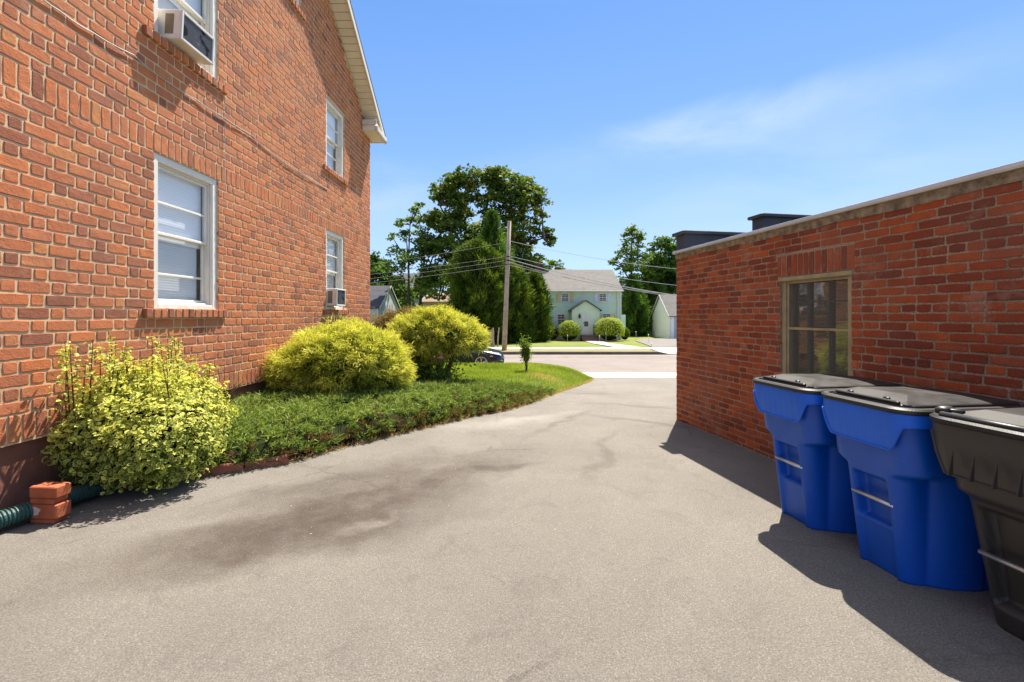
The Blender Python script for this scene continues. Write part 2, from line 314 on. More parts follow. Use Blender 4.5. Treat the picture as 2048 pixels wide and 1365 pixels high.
wire_m = M_plain('wire', (.42, .41, .40), .5, bump=0)
black_m = M_plain('black_plastic', (.018, .016, .015), .45, var=.2, scale=8, bump=.15, bscale=120)

# ------------------------------------------------------------------ terrain
ROAD = -0.62
def g(Y):
    t = min(max((Y - 6.0) / 9.5, 0), 1); return -.585 * t ** 1.3
EDGE = [(-4, -3.9), (3.55, -3.9), (3.75, -3.72), (3.92, -3.5), (4.65, -2.30), (5.33, -1.85), (6.08, -1.2), (6.97, -.61), (7.5, -.12), (8.3, .30), (9.5, .76), (10.6, 1.20), (11.8, 1.70), (13.2, 2.2), (14.4, 2.55), (15.1, 2.62), (15.55, 2.2), (15.9, 1.2), (16.1, -.2), (16.3, -2)]
def edgeX(Y): return float(np.interp(Y, [e[0] for e in EDGE], [e[1] for e in EDGE]))
def crest(X, Y):
    d = max(edgeX(Y) - X, 0); a = 1 - math.exp(-(d / .55) ** 1.5) if d > 0 else 0
    far = min(max((Y - 7.5) / 8.5, 0), 1); top = .16 - .30 * far - .10 * min(max((X - .5) / 2, 0), 1) * far
    k = min(max((16.35 - Y) / .9, 0), 1); a *= k if X < edgeX(16.) else 1
    return g(Y) + .012 + (top - g(Y)) * a
def sheet(name, x0, x1, ys, zf, mat, nx=2, label=None):
    V = []; Q = []; n = nx + 1
    for y in ys:
        for i in range(n): x = x0 + (x1 - x0) * i / nx; V.append((x, y, zf(x, y)))
    for j in range(len(ys) - 1):
        for i in range(nx): a = j * n + i; Q.append((a, a + 1, a + n + 1, a + n))
    return tag(npmesh(name, np.array(V), np.array(Q), np.zeros(len(Q)), mat, smooth=True), kind='structure')
sheet('ground', -400, 400, [-60, 0, 6, 8, 10, 12, 14, 15.5, 16, 45, 600], lambda x, y: g(y) - .10 if y < 15.6 else -.74, ground_m, 8)
sheet('driveway', -9, 9, [-12, -4] + [i * .5 for i in range(0, 32)], lambda x, y: g(y), asphalt_m, 12)
sheet('driveway_apron', -1.5, 14, [15.5, 16.3, 17.1], lambda x, y: -.585 + .004 - (y - 15.5) * .020, concrete_m, 2)
m = MB(); m.box(-60, -2.0, 16.85, 17.0, -.75, ROAD + .13); tag(m.build('kerb', kerb_m), kind='structure')
m = MB(); m.box(-1.5, 14, 15.475, 15.5, -.7, -.588); tag(m.build('expansion_joint', kerb_m), kind='structure')
sheet('road', -200, 200, [17.1, 18.5, 20, 22, 24, 25.2], lambda x, y: ROAD + .05 * math.sin((y - 17.1) / 8.1 * math.pi) * .6, road_m, 10)
sheet('road_gutter', -200, 200, [16.9, 17.3], lambda x, y: ROAD + .004 - .004 * (y > 17.2), road_m, 2)
KT = ROAD + .16
m = MB(); m.bbox(-80, 8.0, 25.1, 25.28, -.8, KT, .02); m.add([(8, 25.1, KT), (8, 25.28, KT), (8.7, 25.28, ROAD + .01), (8.7, 25.1, ROAD + .01), (8, 25.1, -.7), (8.7, 25.1, -.7)], [(0, 3, 2, 1), (0, 4, 5, 3)])
tag(m.build('far_kerb', kerb_m), kind='structure')
def zv(x, y): return KT - .005
sheet('verge', -80, 8.0, [25.28, 26.0, 26.8], zv, verge_m, 40)
sheet('far_pavement', -80, 8.35, [26.8, 28.5], lambda x, y: KT + .008, concrete_m, 10)
def zl(x, y): return KT - .005 - .18 * min(max((y - 28.5) / 11.5, 0), 1) + .02 * math.sin(x * .7) * (y > 29)
sheet('far_lawn', -80, 60, [28.5, 30, 33, 36, 40, 50, 90], zl, farlawn_m, 60)
def skew(name, poly, z, mat):
    m = MB(); m.add([(x, y, z(x, y)) for x, y in poly], [tuple(range(len(poly)))]); return tag(m.build(name, mat), kind='structure')
skew('neighbour_apron', [(8.35, 25.2), (24, 25.2), (24, 28.5), (8.35, 28.5)], lambda x, y: KT + .012 if y > 26 else ROAD + .03, concrete_m)
skew('neighbour_driveway', [(8.7, 28.5), (16, 28.5), (20, 43), (14.2, 43), (12.0, 42.5), (10.2, 38), (9.3, 32)], lambda x, y: zl(x, y) + .035, drive2_m)
skew('front_path', [(6.3, 28.5), (8.0, 28.5), (7.2, 34), (7.55, 39.3), (6.1, 39.3), (5.9, 34)], lambda x, y: zl(x, y) + .04, concrete_m)
# near lawn and planting bed (one raised sheet following the curved drive edge)
V = []; Q = []; ys = list(np.linspace(3.5, 16.4, 110)); NX = 60
for y in ys:
    ex = edgeX(y)
    for i in range(NX + 1):
        u = (i / NX); x = ex - (ex + 14.0) * (1 - u) ** 2.4
        V.append((x, y, crest(x, y) + .012 * mnoise.noise(Vector((x * 3, y * 3, 0))) * min(1, (ex - x) * 3)))
for j in range(len(ys) - 1):
    for i in range(NX): a = j * (NX + 1) + i; Q.append((a, a + 1, a + NX + 2, a + NX + 1))
lawn = tag(npmesh('lawn', np.array(V), np.array(Q), np.zeros(len(Q)), [lawn_m, soil_m], smooth=True), kind='structure')
mi = [0] * len(lawn.data.polygons)
for p in lawn.data.polygons:
    c = p.center
    if c.x < -3.0 or c.y < 8.2 - .35 * (c.x + 1): mi[p.index] = 1
lawn.data.polygons.foreach_set('material_index', mi)

# ------------------------------------------------------------------ brick walls built brick by brick
def brick_geom(mb, sgn, y0, y1, z0, z1, d=.0052, face=.0):
    """one brick on a wall whose outward normal is local sgn*X; rounded worn edges"""
    if y1 - y0 < .02: return
    def j(a): return random.uniform(-a, a)
    r0 = random.random(); dd = d + j(.0018); nl = 4 if y1 - y0 > .15 else 2; nh = 2 if z1 - z0 < .15 else 4; out = []
    for i in range(nl): out.append((y0 + (y1 - y0) * i / nl, z0, 0 if i else 1, 1))
    for i in range(nh): out.append((y1, z0 + (z1 - z0) * i / nh, -1, 0 if i else 1))
    for i in range(nl): out.append((y1 - (y1 - y0) * i / nl, z1, 0 if i else -1, -1))
    for i in range(nh): out.append((y0, z1 - (z1 - z0) * i / nh, 1, 0 if i else -1))
    jt = [(j(.0024), j(.0024), j(.0009)) for _ in out]; n = len(out); rings = []
    for (ins, dep) in ((-.001, -.02), (0, .5 * dd), (.003, .88 * dd), (.007, dd)):
        rings.append([(sgn * (face + dep + q[2]), a + u * ins + q[0] + (u * .003 if u and v else 0), b + v * ins + q[1] + (v * .003 if u and v else 0)) for (a, b, u, v), q in zip(out, jt)])
    vs = [p for r in rings for p in r]; fs = []
    for k in range(3):
        for i in range(n): q = (i + 1) % n; fs.append((k * n + i, k * n + q, k * n + n + q, k * n + n + i))
    fs.append(tuple(range(3 * n, 4 * n))); mb.add(vs, fs, r0)
def clip_spans(a, b, z0, z1, ops):
    sp = [(a, b)]
    for (oy0, oy1, oz0, oz1) in ops:
        if z1 > oz0 + .01 and z0 < oz1 - .01:
            new = []
            for (p, q) in sp:
                if q <= oy0 or p >= oy1: new.append((p, q)); continue
                if p < oy0: new.append((p, oy0))
                if q > oy1: new.append((oy1, q))
            sp = new
    return sp
def course(mb, sgn, ya, yb, z, h, units, joint, off, ops, face=0, topf=None):
    y = ya - off; i = 0
    while y < yb:
        L_ = units[i % len(units)] * random.uniform(.97, 1.03); a, b = max(y, ya), min(y + L_, yb); y += L_ + joint; i += 1
        if b - a < .03: continue
        if topf and (z + h > topf(a) or z + h > topf(b)): continue
        zj = random.uniform(-.002, .002)
        for p, q in clip_spans(a, b, z, z + h, ops): brick_geom(mb, sgn, p, q, z + zj, z + h - joint + zj, face=face)
def wall_panel(mb, sgn, ya, yb, za, zb, ops, topf=None, depth=.14):
    ycuts = sorted({ya, yb, *[o[0] for o in ops], *[o[1] for o in ops]}); zc = sorted({za, zb, *[o[2] for o in ops], *[o[3] for o in ops]})
    for i in range(len(ycuts) - 1):
        for k in range(len(zc) - 1):
            cy = (ycuts[i] + ycuts[i + 1]) / 2; cz = (zc[k] + zc[k + 1]) / 2
            if any(o[0] < cy < o[1] and o[2] < cz < o[3] for o in ops): continue
            mb.quad((0, ycuts[i], zc[k]), (0, ycuts[i + 1], zc[k]), (0, ycuts[i + 1], zc[k + 1]), (0, ycuts[i], zc[k + 1]))
    for o in ops:
        a, b, c, d = o; D = -sgn * depth
        mb.quad((0, a, c), (D, a, c), (D, a, d), (0, a, d)); mb.quad((0, b, c), (D, b, c), (D, b, d), (0, b, d))
        mb.quad((0, a, c), (D, a, c), (D, b, c), (0, b, c)); mb.quad((0, a, d), (D, a, d), (D, b, d), (0, b, d))

# ------------------------------------------------------------------ the brick house (left)
HA = -math.atan(13 / F)
house = empty('brick_house', (-3.7245, 0, 0), HA, 'tall orange brick house on the left with white windows and a cream gable soffit', 'house')
HY0, HY1 = .9, 11.54; CH = .1004; EAVEZ = 5.93; SL = .714
def rake(y): return EAVEZ + SL * (11.6 - y) if y > 6.22 else EAVEZ + SL * (y - .84)
W = [(4.70, 5.70, 1.575, 3.18), (8.90, 9.82, 1.625, 3.18), (4.70, 5.70, 4.39, 5.75), (8.90, 9.82, 4.39, 5.75), (6.95, 7.85, 6.70, 7.9)]
SILLS = [(o[0] - .15, o[1] + .16, o[2] - .10, o[2]) for o in W]
ops = W + SILLS
mb = MB()
z = .566; course(mb, 1, HY0, HY1, z, .21, [.084], .014, 0, ops); z = .776; k = 0     # soldier base course
while z + CH < 3.18 + .01:
    course(mb, 1, HY0, HY1, z, CH, [.234, .098], .0155, 0 if k % 2 else .17, ops); z += CH; k += 1
zs = z
course(mb, 1, HY0, HY1, 3.185, .205, [.084], .014, .03, ops); z = 3.39; k = 0
while z < 9.9:
    course(mb, 1, HY0, HY1, z, CH, [.234, .098], .0155, 0 if k % 2 else .17, ops, topf=lambda y: rake(y) + .03); z += CH; k += 1
mb.build('brick_facing', brick_house_m, house)
mb = MB(); wall_panel(mb, 1, HY0, HY1, .55, EAVEZ, [o for o in W[:4]], depth=.19)
o = W[4]; mb.quad((0, HY0, EAVEZ), (0, o[0], EAVEZ), (0, o[0], rake(o[0])), (0, HY0, rake(HY0)))
mb.add([(0, o[1], EAVEZ), (0, HY1, EAVEZ), (0, HY1, rake(HY1)), (0, o[1], rake(o[1]))], [(0, 1, 2, 3)])
mb.quad((0, o[0], EAVEZ), (0, o[1], EAVEZ), (0, o[1], o[2]), (0, o[0], o[2])); mb.quad((0, o[0], o[3]), (0, o[1], o[3]), (0, o[1], rake(o[1])), (0, o[0], rake(o[0])))
for (a, b) in ((o[0], o[0]), (o[1], o[1])): mb.quad((0, a, o[2]), (-.16, a, o[2]), (-.16, a, o[3]), (0, a, o[3]))
mb.build('mortar_bed', mortar_m, house)
mb = MB()   # other walls
mb.quad((0, HY1, .55), (-8, HY1, .55), (-8, HY1, EAVEZ), (0, HY1, EAVEZ)); mb.quad((0, HY0, .55), (-8, HY0, .55), (-8, HY0, EAVEZ), (0, HY0, EAVEZ))
mb.quad((-8, HY0, .55), (-8, HY1, .55), (-8, HY1, EAVEZ), (-8, HY0, EAVEZ)); mb.add([(-8, HY0, EAVEZ), (-8, HY1, EAVEZ), (-8, 6.22, rake(6.22))], [(0, 1, 2)])
mb.build('side_wall', brick_hs, house)
mb = MB(); mb.box(-8.0, -.035, HY0 + .03, HY1 - .03, -.9, .56); mb.build('foundation', found_m, house)
mb = MB(); mb.box(-1.6, -1.58, HY0 + .1, HY1 - .1, .6, 7.5); mb.build('inner_wall', M_plain('inside_wall', (.10, .095, .09), .9, bump=0), house)
for s_ in SILLS:       # rowlock sills
    mb = MB(); y = s_[0]
    while y < s_[1] - .02:
        a, b = y, min(y + .088, s_[1]); jz = random.uniform(-.003, .003)
        mb.bbox(-.10, .045 + random.uniform(-.004, .004), a, b - .012, s_[2] + .004 + jz, s_[3] + jz, .006); y += .1
    mb.build('window_sill', brick_house_m, house)
    mb = MB(); mb.box(-.10, .034, s_[0] + .003, s_[1] - .016, s_[2] + .008, s_[3] - .006); mb.build('sill_mortar', mortar_m, house)
def frame_rect(mb, x0, x1, ya, yb, za, zb, t, bottom=None):
    bt = t if bottom is None else bottom
    mb.bbox(x0, x1, ya, ya + t, za, zb, .004); mb.bbox(x0, x1, yb - t, yb, za, zb, .004)
    mb.bbox(x0 + .001, x1 - .001, ya + t, yb - t, zb - t, zb, .004); mb.bbox(x0 + .001, x1 - .001, ya + t, yb - t, za, za + bt, .004)
def house_window(o, blindsplit=None, storm=True, half=False):
    a, b, c, d = o; mid = (c + d) / 2 - .02
    mb = MB(); frame_rect(mb, -.12, -.015, a, b, c, d, .075, .05); fr = mb.build('window', white_m, house)
    mb = MB(); frame_rect(mb, -.135, -.05, a + .075, b - .075, c + .05, d - .075, .022); mb.build('track', trim_m, fr)
    e, f_ = a + .097, b - .097
    mb = MB(); frame_rect(mb, -.100, -.068, e, f_, mid, d - .097, .030); mb.bbox(-.096, -.072, e + .03, f_ - .03, (mid + d) / 2 - .08, (mid + d) / 2 - .055, .003); mb.build('upper_sash', white_m, fr)
    mb = MB(); frame_rect(mb, -.133, -.103, e, f_, c + .072, mid + .03, .034); mb.bbox(-.129, -.107, e + .034, f_ - .034, c + .36, c + .385, .003); mb.build('lower_sash', white_m, fr)
    mb = MB(); mb.quad((-.085, e + .028, mid + .028), (-.085, f_ - .028, mid + .028), (-.085, f_ - .028, d - .12), (-.085, e + .028, d - .12)); mb.build('pane', glass_m, fr)
    mb = MB(); mb.quad((-.118, e + .03, c + .10), (-.118, f_ - .03, c + .10), (-.118, f_ - .03, mid + .005), (-.118, e + .03, mid + .005)); mb.build('pane', glass_m, fr)
    mb = MB(); mb.box(-.150, -.145, a + .02, b - .02 - .08, mid - .05, d - .02); mb.build('blind', blind_m, fr)
    mb = MB(); mb.box(-.175, -.170, a + .02, b - .14, c + .02, mid - .02); mb.build('blind', blind_g, fr)
    return fr
for o in W: house_window(o)
# roof with rake, soffit and cornice return
OH = .33
def off(y): return rake(y)
mb = MB()
for (ya, yb) in ((6.22, 11.70), (6.22, .74)):
    za, zb = rake(6.22) + .16, (EAVEZ + SL * (11.6 - 11.70) if yb > 6 else EAVEZ + SL * (.74 - .84)) + .16
    mb.loft([[(OH + .03, ya, za + .03), (OH + .03, ya, za - .02), (-8.4, ya, za - .02), (-8.4, ya, za + .03)], [(OH + .03, yb, zb + .03), (OH + .03, yb, zb - .02), (-8.4, yb, zb - .02), (-8.4, yb, zb + .03)]])
mb.build('roof', shingle_d, house)
mb = MB(); n = 44       # vented soffit boards between wall and fascia
for side in (0, 1):
    for i in range(n):
        u0, u1 = i / n, (i + 1) / n - .003
        A, B = (6.22, 11.60) if side == 0 else (6.22, .84)
        y0, y1 = A + (B - A) * u0, A + (B - A) * u1
        r = lambda y: EAVEZ + SL * ((11.6 - y) if side == 0 else (y - .84))
        mb.loft([[(-.01, y0, r(y0) + .035), (OH, y0, r(y0) + .035), (OH, y0, r(y0) + .022), (-.01, y0, r(y0) + .022)], [(-.01, y1, r(y1) + .035), (OH, y1, r(y1) + .035), (OH, y1, r(y1) + .016), (-.01, y1, r(y1) + .016)]])
mb.build('soffit', soffit_m, house)
mb = MB()
for side in (0, 1):
    A, B = (6.22, 11.69) if side == 0 else (6.22, .75)
    r = lambda y: EAVEZ + SL * ((11.6 - y) if side == 0 else (y - .84))
    mb.loft([[(OH, A, r(A) - .02), (OH + .025, A, r(A) - .02), (OH + .025, A, r(A) + .135), (OH, A, r(A) + .135)], [(OH, B, r(B) - .02), (OH + .025, B, r(B) - .02), (OH + .025, B, r(B) + .135), (OH, B, r(B) + .135)]])
mb.build('fascia', trim_m, house)
mb = MB()
mb.bbox(.012, OH - .002, 10.93, 11.64, EAVEZ - .03, EAVEZ + .20, .006)
for i in range(6): mb.box(.02, OH - .01, 10.95 + i * .115, 10.95 + i * .115 + .108, EAVEZ - .036, EAVEZ - .031)
mb.build('cornice_return', soffit_m, house)
mb = MB(); mb.bbox(OH - .001, OH + .06, 10.90, 11.72, EAVEZ - .045, EAVEZ + .075, .012); mb.bbox(-8.3, OH + .06, 11.641, 11.72, EAVEZ - .045, EAVEZ + .075, .012); mb.bbox(.013, OH + .03, 10.895, 10.929, EAVEZ + .10, EAVEZ + .22, .006); mb.build('gutter', trim_m, house)
mb = MB(); mb.box(-8.3, .0, 11.54, 11.64, EAVEZ - .03, EAVEZ - .01); mb.build('eave_soffit', soffit_m, house)
# loose cable sagging across the wall (runs from upper left towards the right upper window)
def cable_pt(px, py):
    Yc = 3426.5 / (1037 - px); return (.018, Yc, PZ(py, Yc))
cp = [(-60, -60), (60, -20), (115, 22), (180, 65), (262, 110), (330, 163), (390, 200), (440, 233), (500, 270), (545, 310), (590, 340), (625, 362), (668, 386)]
mb = MB(); P_ = [cable_pt(*c) for c in cp]; Q_ = []
for i in range(len(P_) - 1):
    for t in (0, .33, .66): a, b = Vector(P_[i]), Vector(P_[i + 1]); q = a.lerp(b, t); q.z -= .012 * math.sin(t * math.pi); q.x += .004 * math.sin(i * 2 + t * 3); Q_.append(q)
mb.tube(Q_, .0055, 6); mb.build('cable', wire_m, house, True)
mb = MB(); mb.tube([(.02, cable_pt(447, 0)[1], z) for z in (4.25, 3.9, 3.5, 3.2)], .003, 5); mb.build('cable', wire_m, house)

# ------------------------------------------------------------------ air conditioners in the windows
def ac_unit(name, ly, wdt, z0, h, out, tilt, label):
    a = empty(name, (0, 0, 0), 0, label, 'air conditioner', 'window air conditioners on the brick house')
    M_ = house.matrix_basis if False else None
    ca, sa = math.cos(HA), math.sin(HA); lx = -.15
    a.location = (-3.7245 + lx * ca - ly * sa, lx * sa + ly * ca, z0); a.rotation_euler = (0, R(tilt), HA)
    D = out + .15
    mb = MB(); t = .012
    mb.bbox(0, D, 0, wdt, 0, h, .008); cas = mb.build('casing', ac_m, a)
    mb = MB(); mb.box(D - .16, D - .07, -.003, .002, .05, h - .05); mb.build('side_vent', M_plain('vent_tan', (.22, .17, .10), .7, bump=0), a)
    mb = MB(); frame_rect(mb, D - .001, D + .018, 0, wdt, 0, h, .028); mb.build('front_frame', ac_m, a)
    mb = MB(); mb.box(D - .0005, D + .004, .026, wdt - .026, .026, h - .026)
    for i in range(int(wdt / .012) - 5): mb.box(D + .004, D + .009, .032 + i * .012, .0345 + i * .012, .03, h - .03)
    mb.build('condenser_grille', fin_m, a)
    return a
ac_m = M_plain('ac_casing', (.70, .66, .60), .5, metal=.0, var=.1, scale=7, bump=.05)
def M_fin():
    t = NT('ac_fins'); k = t.mix(t.rng(t.noise(14, 4, .7), .58, .64), (.20, .20, .21), (.68, .68, .70))
    k = t.mix(t.rng(t.noise(7, 2), .56, .6), k, (.04, .04, .045)); return t.done(t.pbsdf(k, .5, .4))
fin_m = M_fin()
ac_unit('air_conditioner', 4.84, .52, 4.43, .31, .16, 3, 'beige window air conditioner with scuffed fins jutting from the upstairs window at upper left')
ac_unit('air_conditioner', 8.98, .46, 1.70, .34, .16, 1, 'small white air conditioner in the ground floor window behind the golden shrub')

# ------------------------------------------------------------------ the brick garage (right)
GA = math.atan(.1837); GC = 1 / math.cos(GA)
gar = empty('brick_garage', (3.627, 0, 0), GA, 'low red brick building on the right with a screened window and metal drip edge', 'building')
GY0, GY1, GH = -3.0, 6.81, 2.36; cg = .0677
GW = (4.0, 4.81, .78, 1.895); gops = [GW, (3.97, 4.84, 1.895, 2.115), (3.90, 4.90, .70, .78)]
mb = MB(); z = -.03; k = 0
while z < GH - .03:
    if k % 6 == 5: course(mb, -1, .8, GY1, z, cg, [.098], .011, .05, gops)
    else: course(mb, -1, .8, GY1, z, cg, [.203, .203, .203, .12] if k % 4 == 1 else [.203], .0115, 0 if k % 2 else .107, gops)
    z += cg; k += 1
course(mb, -1, 3.97, 4.84, 1.90, .215, [.060], .009, 0, [])
y = 3.9
while y < 4.9: mb.bbox(-.03, .1, y, y + .06, .705, .775, .005); y += .07
mb.build('brick_facing', brick_gar_m, gar)
mb = MB(); wall_panel(mb, -1, GY0, GY1, -.1, GH, [GW], depth=.12)
mb.build('mortar_bed', mortar_g, gar)
mb = MB(); mb.quad((0, GY1, -.9), (8, GY1, -.9), (8, GY1, 2.66), (0, GY1, 2.66)); mb.quad((0, GY0, -.3), (8, GY0, -.3), (8, GY0, GH), (0, GY0, GH)); mb.quad((8, GY0, -.3), (8, GY1, -.3), (8, GY1, GH), (8, GY0, GH))
mb.quad((0, GY0, -.1), (0, .8, -.1), (0, .8, GH), (0, GY0, GH)) if False else None
mb.box(-.011, .0, GY0, .79, -.1, GH)
mb.build('side_wall', brick_gs, gar)
mb = MB(); n = 60; L0 = []
for i in range(n + 1):
    y = GY0 + (GY1 - GY0) * i / n; j_ = random.uniform(-.006, .006)
    L0.append([(-.012 + j_, y, GH - .035 + random.uniform(-.012, .006)), (-.018 + j_, y, GH + .035), (.05, y, GH + .035), (.05, y, GH - .035)])
mb.loft(L0); mb.build('ledge', conc_dk, gar)
mb = MB(); mb.loft([[(-.045, y, GH + .036), (-.052, y, GH + .050), (-.045, y, GH + .075), (-.02, y, GH + .082), (.25, y, GH + .07), (.25, y, GH + .036)] for y in (GY0, GY1 + .03)]); mb.build('drip_edge', alu_m, gar)
mb = MB(); mb.box(.1, 8, GY0, GY1 - .01, GH - .1, GH + .04); mb.build('roof', blackmem_m, gar)
# stepped front parapet, its back covered in black membrane
for nm, (xa, xb, zt) in (('parapet', (0.0, 1.24, 2.70)), ('parapet', (1.24, 4.6, 2.99)), ('parapet', (4.6, 6, 2.70))):
    mb = MB(); mb.box(xa - .004 if xa == 0 else xa, xb, GY1 - .22, GY1 + .003, GH + .083, zt - .05); p_ = mb.build(nm, blackmem_m, gar)
    mb = MB(); mb.bbox(xa - .05, xb + .0 - .001, GY1 - .27, GY1 + .05, zt - .05, zt, .008); mb.build('parapet_cap', blackmem_m, p_)
# window
a, b, c, d = GW
mb = MB(); frame_rect(mb, .02, .11, a, b, c, d, .05); mb.bbox(-.012, .02, a - .01, b + .012, d - .045, d - .005, .004); gwin = mb.build('window', olive_m, gar)
mb = MB(); frame_rect(mb, .035, .055, a + .05, b - .05, c + .05, d - .05, .022); mb.bbox(.036, .054, a + .07, b - .07, 1.36, 1.385, .003); mb.build('screen_frame', olive_m, gwin)
mb = MB(); mb.quad((.044, a + .07, c + .07), (.044, b - .07, c + .07), (.044, b - .07, d - .07), (.044, a + .07, d - .07)); mb.build('screen', screen_m, gwin)
mb = MB(); 
for yy in (a + (b - a) * .36, a + (b - a) * .66): mb.bbox(.07, .095, yy - .012, yy + .012, c + .05, d - .05, .003)
for zz in (1.64,): mb.bbox(.072, .090, a + .05, b - .05, zz - .006, zz + .006, .002)
mb.build('muntin', M_plain('muntin_teal', (.03, .05, .05), .5, bump=0), gwin)
mb = MB(); mb.quad((.10, a + .05, c + .05), (.10, b - .05, c + .05), (.10, b - .05, d - .05), (.10, a + .05, d - .05)); mb.build('pane', glass_dk, gwin)
mb = MB(); mb.box(.5, .52, a - .8, b + .8, .2, 2.3); mb.build('interior', dark_m, gar)

# ------------------------------------------------------------------ wheeled rubbish carts
def rrect(x0, x1, hw, r, n=96):
    pts = []; hx = (x1 - x0); per = 2 * (hx - 2 * r) + 2 * (2 * hw - 2 * r) + 2 * math.pi * r
    segs = [('l', (x0, 0), (x0, -hw + r)), ('a', (x0 + r, -hw + r), 180, 270), ('l', (x0 + r, -hw), (x1 - r, -hw)), ('a', (x1 - r, -hw + r), 270, 360), ('l', (x1, -hw + r), (x1, hw - r)),
            ('a', (x1 - r, hw - r), 0, 90), ('l', (x1 - r, hw), (x0 + r, hw)), ('a', (x0 + r, hw - r), 90, 180), ('l', (x0, hw - r), (x0, 0))]
    poly = []
    for s_ in segs:
        if s_[0] == 'l':
            m_ = 40
            for i in range(m_): t = i / m_; poly.append((s_[1][0] + (s_[2][0] - s_[1][0]) * t, s_[1][1] + (s_[2][1] - s_[1][1]) * t))
        else:
            for i in range(16): t = R(s_[2] + (s_[3] - s_[2]) * i / 16); poly.append((s_[1][0] + r * math.cos(t), s_[1][1] + r * math.sin(t)))
    P = np.array(poly + [poly[0]]); d = np.r_[0, np.cumsum(np.hypot(*np.diff(P, axis=0).T))]
    u = np.linspace(0, d[-1], n, endpoint=False)
    return np.c_[np.interp(u, d, P[:, 0]), np.interp(u, d, P[:, 1])]
def sst(a, b, x): t = min(max((x - a) / (b - a), 0), 1); return t * t * (3 - 2 * t)
def M_plastic(name, c, scuff):
    t = NT(name); k = t.mix(t.rng(t.noise(3, 4), .35, .7, 0, .5), c, tuple(x * .75 for x in c))
    sc = t.noise(2.2, 6, .75, vec=t.co(scale=(1, 2, 7)), dist=1.2)
    k = t.mix(t.rng(sc, .60, .78, 0, .55), k, scuff)
    return t.done(t.pbsdf(k, t.rng(t.noise(8), .3, .7, .34, .52), normal=t.bump(t.noise(260, 2), .25, .002), spec=.3 if 'lid' in name else .45))
blue_pl = M_plastic('blue_plastic', (.002, .080, .44), (.06, .13, .30)); blue_rim = M_plastic('blue_rim_plastic', (.002, .120, .66), (.06, .18, .55))
blk_pl = M_plastic('charcoal_plastic', (.038, .031, .027), (.09, .075, .065)); lid_pl = M_plastic('lid_plastic', (.024, .023, .022), (.075, .07, .068))
steel_m = M_plain('steel_bar', (.55, .53, .50), .35, metal=.8, var=.15, bump=0)
def make_cart(kind, loc, rz, label):
    c = empty('wheeled_bin', loc, rz, label, 'bin', 'wheeled bins beside the red brick wall')
    blue = kind == 'blue'; N = 200; H = 1.0
    body, rim = (blue_pl, blue_rim) if blue else (blk_pl, blk_pl)
    rings = []; zs = sorted(set([round(i * .0125, 4) for i in range(81)]))
    sh = .64 if blue else .66
    for z in zs:
        u = z / H; xf = (-.30 - .12 * u) if blue else (-.24 - .18 * u); xb = .28 + .10 * u
        hw = (.262 + .028 * u) if blue else (.235 + .055 * u)
        P = rrect(xf, xb, hw, .115, N); out = []; cw_ = .205 - .02 * (1 - u); el2 = lambda x: math.sqrt(max(0, 1 - ((x - .07) / .37) ** 2))
        low = 1 - sst(sh - .03, sh + .012, z)
        for x, y in P:
            dx = (x - xf)
            # narrow front column below the shoulder, barrel behind
            colm = 1 - sst(.12, .17, dx)
            if blue:
                wt = max(cw_, (hw + .004) * el2(x)) / hw
                if x > .07: wt = 1.0
                y2 = y * (1 + low * (wt - 1)); x2 = x
            else:
                y2 = y * (1 - .09 * low); x2 = x + .035 * low * colm
            if dx < .13:
                fr = 1 - sst(.0, .12, dx)
                rw, z0, z1 = (.105, .30, .575) if blue else (.16, .12, .60)
                a = 1 - sst(rw - .012, rw + .012, abs(y2)); b_ = sst(z0 - .012, z0 + .012, z) * (1 - sst(z1 - .02, z1 + .012, z))
                x2 += .075 * a * b_
                if blue: x2 += .022 * a * (1 - sst(.28, .31, z))
            out.append((x2, y2, z))
        rings.append(out)
    mb = MB(); mb.loft(rings); mb.build('body', body, c, True)
    # rim band with deep ribbed apron at the front
    P = rrect(-.42, .38, .290, .10, N); O = rrect(-.452, .40, .318, .12, N); ring = [[], [], [], [], []]
    for i in range(N):
        (xi, yi), (xo, yo) = P[i], O[i]; front = xo < -.30
        if blue:
            e = 1 - sst(.19, .285, abs(yo) + max(0, xo + .44) * .8) if front else 0; zb = .935 - .145 * e
        else:
            e = 1 - sst(.25, .31, abs(yo) + max(0, xo + .44) * .6) if front else 0; zb = .955 - .205 * e
        rb = (.0025 if blue else .0) * e * (0.5 + .5 * math.cos(yo * 2 * math.pi / .055)); slope = (.02 if blue else .045) * e
        ring[0].append((xi + .01, yi * .96, 1.0)); ring[1].append((xo, yo, 1.004)); ring[2].append((xo - 0.0, yo, .985))
        ring[3].append((xo + slope - rb * (-1 if blue else -1) , yo, zb)); ring[4].append((xi + .012, yi * .985, zb - .004 + .02 * e))
    mb = MB(); mb.loft([ring[0], ring[1], ring[2], [((a[0] * .5 + b[0] * .5), (a[1] + b[1]) / 2, (a[2] + b[2]) / 2) for a, b in zip(ring[2], ring[3])], ring[3], ring[4]], caps=False)
    if blue:
        pass
    else:
        for i in range(5):
            y = -.19 + i * .088
            mb.loft([[(-.452, y - .003, .885), (-.482, y - .003, .765), (-.455, y - .003, .765)], [(-.452, y + .003, .885), (-.482, y + .003, .765), (-.455, y + .003, .765)]])
    bead = [Vector((q[0] - .002, q[1], q[2])) for q in ring[3] if q[0] < -.40]; bead.sort(key=lambda q: q.y)
    mb.tube(bead, .006, 6)
    ro = mb.build('rim', rim, c, True); em = ro.modifiers.new('e', 'EDGE_SPLIT'); em.split_angle = R(35)
    # lid
    def off_ring(o, z, sx=0): 
        Q = rrect(-.452 + .0 - o, .40 + o, .318 + o, max(.02, .12 + o), N); return [(x, y, z) for x, y in Q]
    mb = MB(); hh = .0 if blue else -.01
